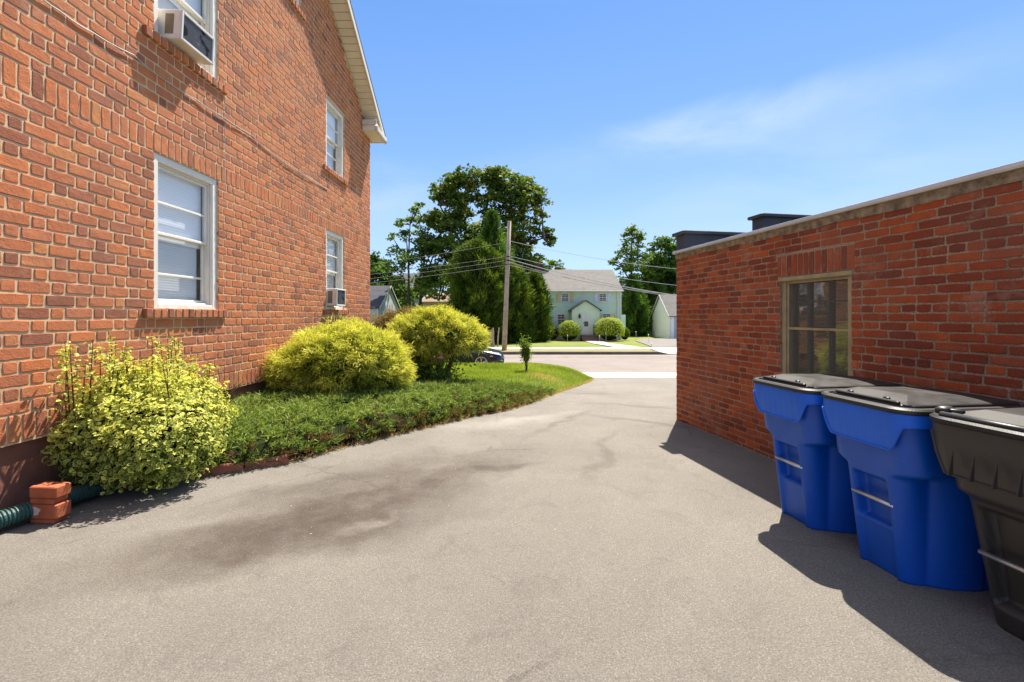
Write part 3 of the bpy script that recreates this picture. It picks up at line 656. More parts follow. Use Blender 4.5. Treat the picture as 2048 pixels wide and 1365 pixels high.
    mb.loft([off_ring(.004, 1.006), off_ring(.010, 1.012), off_ring(.010, 1.030), off_ring(-.004, 1.040), off_ring(-.028, 1.040), off_ring(-.036, 1.028), off_ring(-.050, 1.028), off_ring(-.058, 1.046), off_ring(-.064, 1.050)])
    mb.build('lid', black_m if blue else lid_pl, c, False)
    mb = MB()
    if blue:
        x0, x1, w0 = -.385, .33, .25; xr = -.22; zr = 1.078
        v = [(x0, -w0, 1.051), (x0, w0, 1.051), (x1, w0, 1.051), (x1, -w0, 1.051), (xr, -.10, zr), (xr, w0 - .03, zr), (x1 - .06, w0 - .03, zr - .012), (x1 - .06, -.10, zr - .012)]
        f = [(0, 1, 5, 4), (1, 2, 6, 5), (2, 3, 7, 6), (3, 0, 4, 7), (4, 5, 6, 7)]
        mb.add(v, f); mb.build('lid_panel', lid_pl, c)
        mb = MB(); mb.bbox(-.40, -.378, -.21, .21, 1.048, 1.066, .005)
        for yy in (-.12, .12): mb.bbox(-.384, -.362, yy - .018, yy + .018, 1.05, 1.078, .006)
        mb.build('lid_lip', black_m, c)
    else:
        v = [(-.36, -.24, 1.051), (-.36, .24, 1.051), (.33, .24, 1.051), (.33, -.24, 1.051), (-.25, -.17, 1.078), (-.25, .17, 1.078), (.25, .17, 1.085), (.25, -.17, 1.085)]
        mb.add(v, [(0, 1, 5, 4), (1, 2, 6, 5), (2, 3, 7, 6), (3, 0, 4, 7), (4, 5, 6, 7)]); mb.build('lid_panel', lid_pl, c)
        mb = MB(); mb.tube([(-.425, .235, 1.046), (-.425, -.235, 1.046)], .016, 10); mb.bbox(-.38, -.30, .25, .31, 1.03, 1.075, .012); mb.tube([(-.34, .318, 1.05), (-.34, .20, 1.06)], .013, 8)
        mb.build('lid_lip', black_m, c, True)
    rw = .105 if blue else .16; zb = .44 if blue else .36
    mb = MB(); xb_ = (-.30 - .12 * zb if blue else -.205 - .18 * zb) + .012; mb.tube([(xb_, -rw - .03, zb), (xb_, rw + .03, zb)], .0125, 12); mb.build('grab_bar', steel_m, c, True)
    mb = MB(); mb.tube([(.29, -.30, .12), (.29, .30, .12)], .011, 8); mb.build('axle', steel_m, c)
    for s_ in (-1, 1):
        mb = MB(); mb.loft([[(.30 + r * math.cos(t), s_ * yy, .125 + r * math.sin(t)) for t in np.linspace(0, 2 * math.pi, 24, endpoint=False)] for yy, r in ((.262, .08), (.262, .115), (.27, .125), (.305, .125), (.312, .115), (.312, .05))])
        mb.build('wheel', black_m, c)
    mb = MB(); mb.tube([(.38, -.25, .93), (.45, -.25, .97), (.455, 0, .97), (.45, .25, .97), (.38, .25, .93)], .014, 8); mb.build('handle', black_m, c, True)
    c.scale = (1, 1, .97)
    return c
make_cart('blue', (2.37, 3.42, 0), R(8), 'blue wheeled bin with black lid standing under the screened window')
make_cart('blue', (2.47, 2.76, 0), R(7), 'blue wheeled bin with black lid between the other blue bin and the black one')
make_cart('black', (2.57, 2.10, 0), R(9), 'black wheeled bin with ribbed rim nearest the camera, cut by the right edge')

# ------------------------------------------------------------------ foliage builders (numpy)
def unit(v): return v / np.maximum(np.linalg.norm(v, axis=1, keepdims=True), 1e-9)
def strips(name, base, dirs, length, width, droop, mat, parent, k=2, rnd=None, taper=.35):
    n = len(base); dirs = unit(dirs); length = np.broadcast_to(length, (n,)); width = np.broadcast_to(width, (n,))
    side = unit(np.cross(dirs, rng.normal(size=(n, 3)))); V = np.zeros((n, (k + 1) * 2, 3)); p = base.copy(); d = dirs.copy()
    for i in range(k + 1):
        wv = side * (width * (1 - (1 - taper) * i / k))[:, None] / 2
        V[:, 2 * i] = p - wv; V[:, 2 * i + 1] = p + wv
        p = p + d * (length / k)[:, None]; d = unit(d + np.array([0, 0, -droop]))
    idx = np.arange(n)[:, None] * (k + 1) * 2
    Q = np.concatenate([idx + np.array([[2 * i, 2 * i + 1, 2 * i + 3, 2 * i + 2]]) for i in range(k)], 0)
    r = rng.random(n) if rnd is None else rnd
    return npmesh(name, V.reshape(-1, 3), Q, np.tile(r, k), mat, parent)
def leaves(name, c, nrm, size, mat, parent, asp=.55, rnd=None):
    n = len(c); size = np.broadcast_to(size, (n,)) * rng.uniform(.6, 1.3, n)
    a = unit(np.cross(nrm, rng.normal(size=(n, 3)))); b = unit(np.cross(nrm, a)); nn = unit(nrm)
    a = a * size[:, None] / 2; b = b * (size * asp)[:, None] / 2; f = nn * (size * .12)[:, None]
    V = np.stack([c - a, c + b * 1.0 + f, c + a, c - b + f], 1).reshape(-1, 3)
    Q = np.arange(n)[:, None] * 4 + np.array([[0, 1, 2, 3]])
    return npmesh(name, V, Q, rng.random(n) if rnd is None else rnd, mat, parent)
def broadleaves(name, c, nrm, size, mat, parent, asp=.6, rnd=None, clusters=None):
    """six-sided leaf with a centre vertex; 'edge' = 1 on the rim"""
    n = len(c); size = np.broadcast_to(size, (n,)) * rng.uniform(.65, 1.25, n)
    nn = unit(nrm); a = unit(np.cross(nn, rng.normal(size=(n, 3)))); b = unit(np.cross(nn, a))
    sh = [(-.5, 0), (-.22, .42), (.18, .45), (.5, 0), (.18, -.45), (-.22, -.42)]
    vs = [c - nn * (size * .03)[:, None]]
    for (u, v) in sh: vs.append(c + a * (size * u)[:, None] + b * (size * v * asp)[:, None] + nn * (size * (abs(v) * .25 - u * u * .3))[:, None])
    V = np.stack(vs, 1).reshape(-1, 3); idx = np.arange(n)[:, None] * 7
    Q = np.concatenate([idx + np.array([[0, 1 + i, 1 + (i + 1) % 6]]) for i in range(6)], 0)
    e = np.tile(np.array([0, 1, 1, 1, 1, 1, 1.]), n); r = rng.random(n) if rnd is None else rnd
    return npmesh(name, V, Q, np.tile(r, 6), mat, parent, edge=e)
def ball(n): return unit(rng.normal(size=(n, 3)))
def lumpy(dirs, amp, f, seed=0):
    return np.array([1 + amp * mnoise.noise(Vector((d[0] * f + seed, d[1] * f, d[2] * f))) + amp * .5 * mnoise.noise(Vector((d[0] * f * 2.3, d[1] * f * 2.3 + seed, d[2] * f * 2.3))) for d in dirs])
def blob_mesh(name, c, r, mat, parent, amp=.25, f=1.6, seed=0, zmin=None):
    import bmesh
    bm = bmesh.new(); bmesh.ops.create_icosphere(bm, subdivisions=4, radius=1)
    for v in bm.verts:
        k = 1 + amp * mnoise.noise(v.co * f + Vector((seed, 0, 0))) + amp * .5 * mnoise.noise(v.co * f * 3)
        v.co = Vector((c[0] + v.co.x * r[0] * k, c[1] + v.co.y * r[1] * k, c[2] + v.co.z * r[2] * k))
        if zmin is not None and v.co.z < zmin: v.co.z = zmin
    me = bpy.data.meshes.new(name); bm.to_mesh(me); bm.free(); return link(name, me, mat, parent, True)

def thread_cypress(name, loc, lobes, label, mat, n=2600, per=13, ln=.15, wd=.011, trunk=None, zmin=.06, gap=None, core=.66, group=None):
    """lobes: list of (cx,cy,cz,rx,ry,rz) relative to loc"""
    root = empty(name, loc, 0, label, 'shrub', group); B = []; D = []; Rn = []
    tot = sum(l[3] * l[5] for l in lobes)
    for li, (cx, cy, cz, rx, ry, rz) in enumerate(lobes):
        m_ = int(n * rx * rz / tot); d = ball(m_); d = d[d[:, 2] > -.62]; k = lumpy(d, .36, 3.9, li * 3.1) * rng.uniform(.80, 1.04, len(d))
        p = np.array([cx, cy, cz]) + d * np.array([rx, ry, rz]) * k[:, None]; nr = unit(d / np.array([rx, ry, rz]))
        keep = np.ones(len(p), bool)
        for lj, q in enumerate(lobes):
            if lj != li: keep &= (((p - np.array(q[:3])) / (np.array(q[3:]) * .82)) ** 2).sum(1) > 1
        keep &= p[:, 2] > zmin
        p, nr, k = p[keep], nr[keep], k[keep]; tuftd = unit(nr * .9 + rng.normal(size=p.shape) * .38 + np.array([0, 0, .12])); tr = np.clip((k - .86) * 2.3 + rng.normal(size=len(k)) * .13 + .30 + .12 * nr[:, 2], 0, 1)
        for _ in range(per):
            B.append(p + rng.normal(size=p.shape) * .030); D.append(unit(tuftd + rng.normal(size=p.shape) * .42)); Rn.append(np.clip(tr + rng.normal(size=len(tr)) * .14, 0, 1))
    B = np.concatenate(B); D = np.concatenate(D); Rn = np.concatenate(Rn)
    strips('foliage', B, D, ln * rng.uniform(.5, 1.3, len(B)), wd, .42, mat, root, 2, Rn)
    mb = MB()
    for (cx, cy, cz, rx, ry, rz) in lobes:
        for _ in range(14):
            d = Vector(ball(1)[0]); d.z = abs(d.z) * .8 + .05; e = Vector((cx + d.x * rx * .85, cy + d.y * ry * .85, cz + d.z * rz * .8)); s0 = Vector((random.uniform(-.06, .06), random.uniform(-.06, .06), 0)) if trunk is None else Vector(trunk[random.randrange(len(trunk))][-1])
            m1 = s0.lerp(e, .5) + Vector((random.uniform(-.05, .05), random.uniform(-.05, .05), .08)); mb.tube([s0, m1, e], [.02, .013, .005], 5)
    for t_ in (trunk or []): mb.tube(t_, [.055, .045, .035, .03][:len(t_)], 7)
    mb.build('branches', twig_m, root)
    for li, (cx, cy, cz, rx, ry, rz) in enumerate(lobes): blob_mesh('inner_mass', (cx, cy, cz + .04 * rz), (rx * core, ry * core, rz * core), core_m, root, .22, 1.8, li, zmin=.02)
    return root

# golden thread cypress nearest
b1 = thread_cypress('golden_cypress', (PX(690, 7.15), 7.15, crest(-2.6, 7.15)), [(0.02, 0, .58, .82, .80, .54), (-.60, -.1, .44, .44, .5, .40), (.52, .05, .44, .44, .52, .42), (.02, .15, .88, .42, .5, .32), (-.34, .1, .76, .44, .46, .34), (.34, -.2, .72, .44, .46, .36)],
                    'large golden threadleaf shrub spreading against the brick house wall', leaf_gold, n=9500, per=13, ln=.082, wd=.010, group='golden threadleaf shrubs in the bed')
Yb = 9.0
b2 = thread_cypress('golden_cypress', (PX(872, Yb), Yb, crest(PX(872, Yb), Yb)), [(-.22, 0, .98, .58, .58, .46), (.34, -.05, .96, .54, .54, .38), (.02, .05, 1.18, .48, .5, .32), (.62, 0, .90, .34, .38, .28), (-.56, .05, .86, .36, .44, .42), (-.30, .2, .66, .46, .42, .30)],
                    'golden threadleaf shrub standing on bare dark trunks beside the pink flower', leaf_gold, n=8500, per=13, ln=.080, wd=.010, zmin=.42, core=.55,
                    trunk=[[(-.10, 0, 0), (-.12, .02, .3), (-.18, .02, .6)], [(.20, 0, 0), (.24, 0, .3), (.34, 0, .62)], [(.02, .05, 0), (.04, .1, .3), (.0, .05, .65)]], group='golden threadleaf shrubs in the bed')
Yc = 11.6
b3 = thread_cypress('rusty_shrub', (PX(800, Yc), Yc, crest(PX(800, Yc), Yc)), [(0, 0, .95, .75, .7, .62), (.3, 0, .7, .6, .6, .55)], 'rust tinged shrub behind the golden shrubs at the house corner', leaf_rust, n=1500, per=12, ln=.16, group=None)

# variegated euonymus in the foreground
eu = empty('variegated_euonymus', (-3.13, 4.14, .04), 0, 'yellow and green variegated bush against the wall near the downpipe', 'bush')
lob = [(.04, -.12, .38, .44, .46, .38), (-.08, .22, .46, .42, .48, .44), (.0, .32, .42, .34, .32, .42), (-.30, -.12, .46, .32, .46, .46), (-.30, .0, .62, .24, .42, .34)]
C = []; Nn = []; Rr = []
for li, (cx, cy, cz, rx, ry, rz) in enumerate(lob):
    m_ = 7000; d = ball(m_); k = lumpy(d, .30, 3.6, li * 2.2) * rng.uniform(.72, 1.06, m_); p = np.array([cx, cy, cz]) + d * np.array([rx, ry, rz]) * k[:, None]
    keep = (p[:, 2] > .0) & (p[:, 0] > -.56)
    for lj, q in enumerate(lob):
        if lj != li: keep &= (((p - np.array(q[:3])) / (np.array(q[3:]) * .84)) ** 2).sum(1) > 1
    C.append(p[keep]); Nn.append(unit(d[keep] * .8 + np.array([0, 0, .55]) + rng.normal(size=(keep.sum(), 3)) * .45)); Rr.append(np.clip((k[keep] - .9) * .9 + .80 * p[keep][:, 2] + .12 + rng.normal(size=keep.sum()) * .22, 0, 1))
sp = []      # upright shoots
stems = MB()
shoots = [(-.45 + random.uniform(-.06, .3), random.uniform(-.55, .1), random.uniform(1.0, 1.30)) for _ in range(17)] + [(-.42 + random.uniform(-.05, .2), random.uniform(.40, .75), random.uniform(.95, 1.30)) for _ in range(8)] + [(random.uniform(-.45, .15), random.uniform(-.3, .6), random.uniform(.85, 1.08)) for _ in range(24)]
for (x, y, h) in shoots:
    lean = Vector((random.uniform(-.05, .07), random.uniform(-.08, .08), 0)); b0 = Vector((x, y, .6)); tp = Vector((x, y, h)) + lean
    stems.tube([b0, b0.lerp(tp, .5), tp], [.006, .005, .002], 5)
    for i in range(64):
        t = random.random(); p = b0.lerp(tp, t); q = Vector((random.gauss(0, .034), random.gauss(0, .034), 0)) * (1.5 - t * .8); sp.append(tuple(p + q))
sp = np.array(sp); C.append(sp); Nn.append(unit(rng.normal(size=sp.shape) * .6 + np.array([.1, -.1, 1]))); Rr.append(rng.uniform(.45, 1, len(sp)))
C = np.concatenate(C); Nn = np.concatenate(Nn); Rr = np.concatenate(Rr)
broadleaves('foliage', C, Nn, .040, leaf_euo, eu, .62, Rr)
for _ in range(40):
    e = Vector((random.uniform(-.45, .35), random.uniform(-.5, .9), random.uniform(.4, .8))); s0 = Vector((random.uniform(-.25, .0), random.uniform(-.2, .5), 0)); stems.tube([s0, s0.lerp(e, .5) + Vector((0, 0, .05)), e], [.012, .008, .003], 5)
stems.build('stems', twig_m, eu)
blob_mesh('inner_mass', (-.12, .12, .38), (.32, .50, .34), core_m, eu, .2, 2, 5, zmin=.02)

# juniper ground cover (one uncountable mass of sprays)
def in_bed(x, y):
    ex = edgeX(y); d = ex - x
    if d < .03 or x < -3.62: return False
    top = np.interp(x, [-3.7, -2.4, -1.2, 0, .9, 1.4], [9.0, 8.9, 8.7, 9.2, 9.9, 9.6])
    return 4.25 < y < top
pts = []
def jh(x, y):
    d = edgeX(y) - x; e = min(max(d / .22, 0), 1) ** .5; farf = min(max((y - 6.8) / 2.5, 0), 1)
    return (.20 - .13 * farf) * e * (1 + .35 * mnoise.noise(Vector((x * 2.2, y * 2.2, 0))) + .2 * mnoise.noise(Vector((x * 7, y * 7, 3))))
while len(pts) < 5600:
    y = random.uniform(4.25, 9.8); x = random.uniform(-3.6, 1.2)
    if in_bed(x, y) and random.random() < min(1, 6.0 / y + .25): pts.append((x, y))
B = []; D = []; Rn = []
for (x, y) in pts:
    d = edgeX(y) - x; zt = jh(x, y); side = d < .22; z = crest(x, y) + zt * (random.uniform(.15, 1) if side else random.uniform(.75, 1))
    base = np.array([x, y, z]); th = random.uniform(0, 2 * math.pi) if not side else random.uniform(-1.9, .3)
    dr = np.array([math.cos(th), math.sin(th), random.uniform(.05, .5)]); dead = .0 if (side and random.random() < .35) or random.random() < .02 else None
    m_ = 16; B.append(base + rng.normal(size=(m_, 3)) * .016 + dr * rng.uniform(0, .10, (m_, 1))); D.append(dr * .8 + rng.normal(size=(m_, 3)) * .45 + np.array([0, 0, .15])); rr = rng.uniform(.18, 1, m_) * (.75 + .35 * (zt / .2)); Rn.append(np.clip(rr, .16, 1) if dead is None else np.zeros(m_))
B = np.concatenate(B); D = np.concatenate(D); Rn = np.concatenate(Rn)
tag(strips('juniper_ground_cover', B, D, rng.uniform(.035, .085, len(B)), .011, .2, leaf_jun, None, 1, Rn), 'dark green juniper ground cover filling the bed beside the driveway', 'ground cover', kind='stuff')
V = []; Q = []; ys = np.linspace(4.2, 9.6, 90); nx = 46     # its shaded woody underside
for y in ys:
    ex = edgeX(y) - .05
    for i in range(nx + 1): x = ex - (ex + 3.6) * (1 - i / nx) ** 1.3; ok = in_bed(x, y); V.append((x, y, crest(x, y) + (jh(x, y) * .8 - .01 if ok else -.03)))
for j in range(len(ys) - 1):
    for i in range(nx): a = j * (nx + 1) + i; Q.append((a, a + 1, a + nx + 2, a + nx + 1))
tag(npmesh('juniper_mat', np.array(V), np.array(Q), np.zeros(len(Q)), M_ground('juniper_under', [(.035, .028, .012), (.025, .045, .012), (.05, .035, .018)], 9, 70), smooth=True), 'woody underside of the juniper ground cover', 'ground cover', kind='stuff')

# lawn grass, dry tufts and litter along the edge
gp = []
while len(gp) < 75000:
    y = 16.2 - 8.2 * random.random() ** 1.25; x = random.uniform(-6.5, 2.7)
    if x < edgeX(y) - .01 and (not in_bed(x, y) or random.random() < .02) and (x > -3.3 or y > 11.6): gp.append((x, y, crest(x, y)))
gp = np.array(gp); k = np.array([mnoise.noise(Vector((x * .9, y * .9, 0))) for x, y, _ in gp])
brown = np.exp(-(((gp[:, 0] - PX(1095, 10.6)) / .45) ** 2 + ((gp[:, 1] - 11.5) / .45) ** 2)) + np.exp(-(((gp[:, 0] - PX(925, 9.0)) / .45) ** 2 + ((gp[:, 1] - 8.9) / .3) ** 2))
rn = np.clip(.45 + .5 * k + rng.normal(size=len(gp)) * .2, 0, .93); rn[rng.random(len(gp)) < brown * .9] = 1
tag(strips('lawn_grass', gp, rng.normal(size=gp.shape) * .35 + np.array([0, 0, 1]), rng.uniform(.03, .075, len(gp)), .009, .15, grass_m, None, 1, rn, .2), 'short bright green grass on the curved lawn', 'grass', kind='stuff')
dp = []
for _ in range(5200):
    y = random.gauss(7.75, .55) if random.random() < .55 else random.uniform(4.3, 14.5)
    if y < 4.2 or y > 15: continue
    amt = .24 if 6.9 < y < 8.9 else .05
    x = edgeX(y) - abs(random.gauss(0, amt)) + .03; dp.append((x, y, g(y) if x > edgeX(y) else crest(x, y) + (.03 if amt > .1 else 0)))
for _ in range(1400): dp.append((PX(925, 8.9) + random.gauss(0, .22), 8.85 + random.gauss(0, .13), crest(PX(925, 8.9), 8.85) + .02))
dp = np.array(dp)
tag(strips('dry_grass', dp, rng.normal(size=dp.shape) * .7 + np.array([.2, -.3, .7]), rng.uniform(.03, .09, len(dp)), .006, .3, dry_m, None, 1, None, .2), 'straw coloured dry grass along the edge of the driveway', 'grass', kind='stuff')
lp = []
for _ in range(2600):
    y = random.uniform(3.95, 9.5); x = edgeX(y) + abs(random.gauss(0, .045)) - .02; lp.append((x, y, g(y) + .008))
for _ in range(500): lp.append((random.uniform(-2, 2.2), random.uniform(3, 12), 0)); lp[-1] = (lp[-1][0], lp[-1][1], g(lp[-1][1]) + .004)
for _ in range(700):
    y = random.uniform(2.2, 6.7); x = 3.627 - .1837 * y - abs(random.gauss(0, .03)) - .015; lp.append((x, y, g(y) + .006))
lp = np.array(lp)
tag(leaves('leaf_litter', lp, rng.normal(size=lp.shape) * .3 + np.array([0, 0, 1]), .012, dry_m, None), 'scattered dry leaf litter along the asphalt edges', 'leaf litter', kind='stuff')

# pink coneflower plant and broad-leaved plants under the second shrub
Yp = 8.45
pr = empty('coneflower', (PX(880, Yp), Yp, crest(PX(880, Yp), Yp)), 0, 'pink coneflower on a tall stem in front of the dark shrub trunks', 'flower')
mb = MB(); hd = (.02, -.02, .62)
mb.tube([(0, 0, 0), (.01, 0, .3), hd], .006, 6); mb.tube([(-.08, 0, 0), (-.10, 0, .3), (-.10, -.02, .60)], .005, 6); mb.tube([(.1, 0, 0), (.15, 0, .2), (.17, -.02, .40)], .004, 6); mb.build('stem', M_plain('stem_green', (.10, .13, .04), .7, bump=0), pr)
mb = MB()
for i in range(13):
    t = 2 * math.pi * i / 13; c_, s_ = math.cos(t), math.sin(t); px_, py_ = -s_, c_
    mb.add([(hd[0] + c_ * .012, hd[1] + s_ * .012, hd[2] + .004), (hd[0] + c_ * .045 + px_ * .011, hd[1] + s_ * .045 + py_ * .011, hd[2] - .012), (hd[0] + c_ * .066, hd[1] + s_ * .066, hd[2] - .042), (hd[0] + c_ * .045 - px_ * .011, hd[1] + s_ * .045 - py_ * .011, hd[2] - .012)], [(0, 1, 2, 3)])
mb.build('petals', M_plain('pink_petal', (.62, .16, .36), .6, bump=0), pr)
blob_mesh('flower_head', (hd[0], hd[1], hd[2] + .006), (.026, .026, .022), M_plain('cone', (.30, .12, .08), .8, bump=.5), pr, .1)
blob_mesh('seed_head', (-.10, -.02, .61), (.018, .018, .018), M_plain('seed', (.55, .50, .40), .8, bump=.5), pr, .1)
lf = rng.normal(size=(420, 3)) * np.array([.10, .08, .11]) + np.array([.03, 0, .22]); lf = lf[lf[:, 2] > 0]; broadleaves('leaves', lf, rng.normal(size=lf.shape) + np.array([0, -.2, .6]), .055, leaf_plain, pr, .6)
def leafy(name, px, Y, sx, h, n, size, label, mat=leaf_plain, asp=.5, cat='plant', group=None):
    X = PX(px, Y); e = empty(name, (X, Y, crest(X, Y)), 0, label, cat, group)
    p = rng.normal(size=(n, 3)) * np.array([sx, sx * .8, h * .30]) + np.array([0, 0, h * .5]); p = p[p[:, 2] > .01]
    broadleaves('leaves', p, rng.normal(size=p.shape) * .7 + np.array([0, -.3, .8]), size, mat, e, asp); mb = MB()
    for i in range(9): a = random.uniform(0, 6.28); q = Vector((math.cos(a) * sx, math.sin(a) * sx * .8, h * random.uniform(.6, .95))); mb.tube([(q.x * .2, q.y * .2, 0), q * .6, q], [.007, .005, .002], 5)
    mb.build('stem', twig_m, e); return e
leafy('leafy_plant', 838, 8.8, .17, .34, 420, .10, 'low plant with long dark green leaves between the two golden shrubs', asp=.3)
leafy('leafy_plant', 820, 8.9, .25, .62, 900, .06, 'dense dark leafy plant filling the gap left of the bare trunks')
leafy('leafy_plant', 862, 9.25, .30, .66, 1100, .07, 'dark leafy plant filling the space behind the bare trunks', leaf_dark)
leafy('leafy_plant', 905, 8.9, .12, .26, 350, .045, 'small leafy plant right of the bare trunks', leaf_light)

# young shrub on the lawn
X = PX(1053, 12.4); sp_ = empty('young_shrub', (X, 12.4, crest(X, 12.4)), 0, 'small young multi stemmed shrub alone on the front lawn', 'shrub'); mb = MB()
tips = []
for i in range(8):
    q = Vector((random.uniform(-.16, .20), random.uniform(-.12, .12), random.uniform(.62, .92))); m1 = Vector((q.x * .45, q.y * .4, .35)); mb.tube([(random.uniform(-.03, .03), 0, 0), m1, q], [.011, .008, .003], 6); tips += [(m1, q)] * 3
mb.build('stem', twig_m, sp_); P_ = []
for i in range(1500):
    a, b = random.choice(tips); t = random.random(); p = a.lerp(b, t); P_.append((p.x + random.gauss(0, .055), p.y + random.gauss(0, .055), max(.12, p.z + random.gauss(0, .06))))
P_ = np.array(P_); broadleaves('leaves', P_, rng.normal(size=P_.shape) * .6 + np.array([0, 0, .8]), .052, leaf_light, sp_, .55)

# ------------------------------------------------------------------ edging bricks, broken brick block, drain pipe
clay_m = M_plain('red_clay', (.30, .115, .075), .9, var=.35, scale=9, bump=.5, bscale=50, spec=.15)
e0, e1 = Vector((-3.62, 3.86, 0)), Vector((-2.28, 4.70, 0)); nE = 4; dv = (e1 - e0) / nE; ang = math.atan2(dv.y, dv.x)
els = ['clay edging block half under the variegated bush, nearest the wall', 'clay edging block in front of the variegated bush', 'clay edging block at the right side of the variegated bush', 'clay edging block at the end of the row beside the juniper']
for i in range(nE):
    c_ = e0 + dv * (i + .5); mb = MB(); l_ = dv.length / 2 - .006; mb.bbox(-l_, l_, -.04, .05, -.02, .085, .012)
    o = mb.build('edging_block', clay_m); o.location = (c_.x, c_.y, 0); o.rotation_euler = (R(random.uniform(-4, 4)), R(random.uniform(-2, 2)), ang + R(random.uniform(-2, 2)))
    tag(o, els[i], 'edging', 'clay edging blocks along the bed')
blk = empty('brick_block', (PX(106, 3.38), 3.36, 0), R(-4), 'broken chunk of red bricks with a white smear standing by the green pipe', 'brick block')
blkm = M_plain('block_clay', (.40, .115, .055), .9, var=.25, scale=8, bump=.5, bscale=60, spec=.15)
for (xa, xb, za, zb, ya) in ((-.105, .080, .0, .035, -.050), (-.108, .105, .036, .140, -.055), (-.105, .078, .141, .185, -.050), (-.106, .105, .186, .268, -.054)):
    mb = MB(); mb.bbox(xa, xb, ya, .06, za, zb, .007); mb.build('brick', blkm, blk)
mb = MB(); mb.add([(-.09 + .045 * math.cos(t) * (1 + .3 * math.sin(5 * t)) + .03, -.0565, .095 + .032 * math.sin(t)) for t in np.linspace(0, 6.28, 14, endpoint=False)], [tuple(range(14))]); mb.build('paint_smear', M_plain('smear', (.60, .48, .42), .9, bump=0), blk)
pm = M_plain('green_pipe_plastic', (.030, .085, .075), .42, var=.2, scale=8, bump=.1)
def corr(pts, r, name, label):
    P = []; L_ = [Vector(p) for p in pts]; n = 260
    seg = [0]
    for i in range(len(L_) - 1): seg.append(seg[-1] + (L_[i + 1] - L_[i]).length)
    tot = seg[-1]; rad = []
    for i in range(n + 1):
        d = tot * i / n; k = max(j for j in range(len(seg) - 1) if seg[j] <= d + 1e-9); t = (d - seg[k]) / (seg[k + 1] - seg[k]); P.append(L_[k].lerp(L_[k + 1], t)); rad.append(r + .006 * (1 if math.sin(d * 2 * math.pi / .022) > -.2 else -.6))
    P2 = [sum((P[max(0, min(n, i + q))] for q in range(-8, 9)), Vector()) / 17 for i in range(n + 1)]
    mb = MB(); mb.tube(P2, rad, 20); return tag(mb.build(name, pm, None, False), label, 'drain pipe')
corr([(-4.2 + .65, 2.55, .07), (-3.63, 2.95, .075), (-3.52, 3.25, .09), (-3.47, 3.42, .10), (-3.44, 3.72, .08), (-3.40, 4.0, .06)], .058, 'drain_pipe', 'green corrugated drain pipe on the asphalt passing behind the broken brick chunk')

# ------------------------------------------------------------------ far side: houses
def siding(mb, xa, xb, yf, za, zb, clip=None, ops=(), ex=.115, flip=False):
    """lapped boards on a wall facing -Y at y=yf (or facing -/+X when flip)"""
    z = za
    while z < zb:
        z2 = min(z + ex, zb); a, b = xa, xb
        if clip: a, b = clip(z2)
        for p, q in clip_spans(a, b, z, z2, ops) if b - a > .02 else []:
            if flip: mb.loft([[(yf - flip * 0 + flip * .022, p, z), (yf + flip * .004, p, z2), (yf, p, z2), (yf, p, z)], [(yf + flip * .022, q, z), (yf + flip * .004, q, z2), (yf, q, z2), (yf, q, z)]])
            else: mb.loft([[(p, yf - .022, z), (p, yf - .004, z2), (p, yf, z2), (p, yf, z)], [(q, yf - .022, z), (q, yf - .004, z2), (q, yf, z2), (q, yf, z)]])
        z = z2
mint_m = M_plain('mint_siding', (.57, .69, .53), .6, var=.06, scale=3, bump=.05)
mint2_m = M_plain('pale_mint_siding', (.67, .76, .54), .6, var=.05, scale=3, bump=.05)
cream_m = M_plain('yellowed_shutter', (.68, .50, .22), .6, var=.15, scale=5, bump=.05)
shut_w = M_plain('white_shutter', (.62, .66, .72), .6, var=.08, scale=5, bump=.05)
fh = empty('mint_house', (0, 0, 0), 0, 'pale mint two storey house with grey roof and small gabled porch across the street', 'house')
FY = 41.0; GZ = KT - .2; X0, X1 = 3.03, 9.72; EZ = 3.70; RZ = 5.95
def fx(px): return PX(px, FY)
def fz(py): return PZ(py, FY)
mb = MB(); siding(mb, X0, X1, FY, GZ + .25, EZ); mb.build('front_wall', mint_m, fh)
mb = MB(); mb.box(X0, X1, FY + .001, FY + 8, GZ - .2, EZ); mb.prism([(FY + .0, EZ), (FY + 8, EZ), (FY + 4, RZ - .08)], 'x', X0 + .01, X1 - .01); mb.box(X1, X1 + .9, FY + 2, FY + 5, GZ, 1.6); mb.build('wall', mint_m, fh)
mb = MB(); mb.box(X0 - .01, X1 + .01, FY - .03, FY + 8, GZ - .3, GZ + .25); mb.build('foundation', concrete_m, fh)
mb = MB()
for s_ in (-1, 1):
    ye, yr = FY + 4 + s_ * 4.3, FY + 4
    mb.loft([[(X0 - .12, ye, EZ - .02), (X1 + .12, ye, EZ - .02), (X1 + .12, ye, EZ + .10), (X0 - .12, ye, EZ + .10)], [(X0 - .12, yr, RZ - .06), (X1 + .12, yr, RZ - .06), (X1 + .12, yr, RZ + .06), (X0 - .12, yr, RZ + .06)]])
rf = mb.build('roof', shingle_m, fh)
mb = MB(); mb.box(fx(1076) - .1, X0 - .13, FY + 3.4, FY + 4.6, GZ, 6.45); mb.box(fx(1076) - .16, X0 - .07, FY + 3.33, FY + 4.67, 6.25, 6.38); mb.build('chimney', M_plain('chimney_brick', (.13, .05, .04), .9, var=.3, bump=.4), rf)
mb = MB(); mb.bbox(X0 - .14, X1 + .14, FY - .42, FY - .30, EZ - .06, EZ + .06, .02); mb.bbox(X0 - .03, X0 + .10, FY - .05, FY - .001, GZ, EZ, .01); mb.bbox(X1 - .10, X1 + .03, FY - .05, FY - .001, GZ, EZ, .01); mb.bbox(fx(1234), fx(1234) + .08, FY - .12, FY - .03, GZ, EZ, .02); mb.box(X0, X1, FY - .30, FY, EZ - .07, EZ - .03); mb.build('trim', white_m, fh)
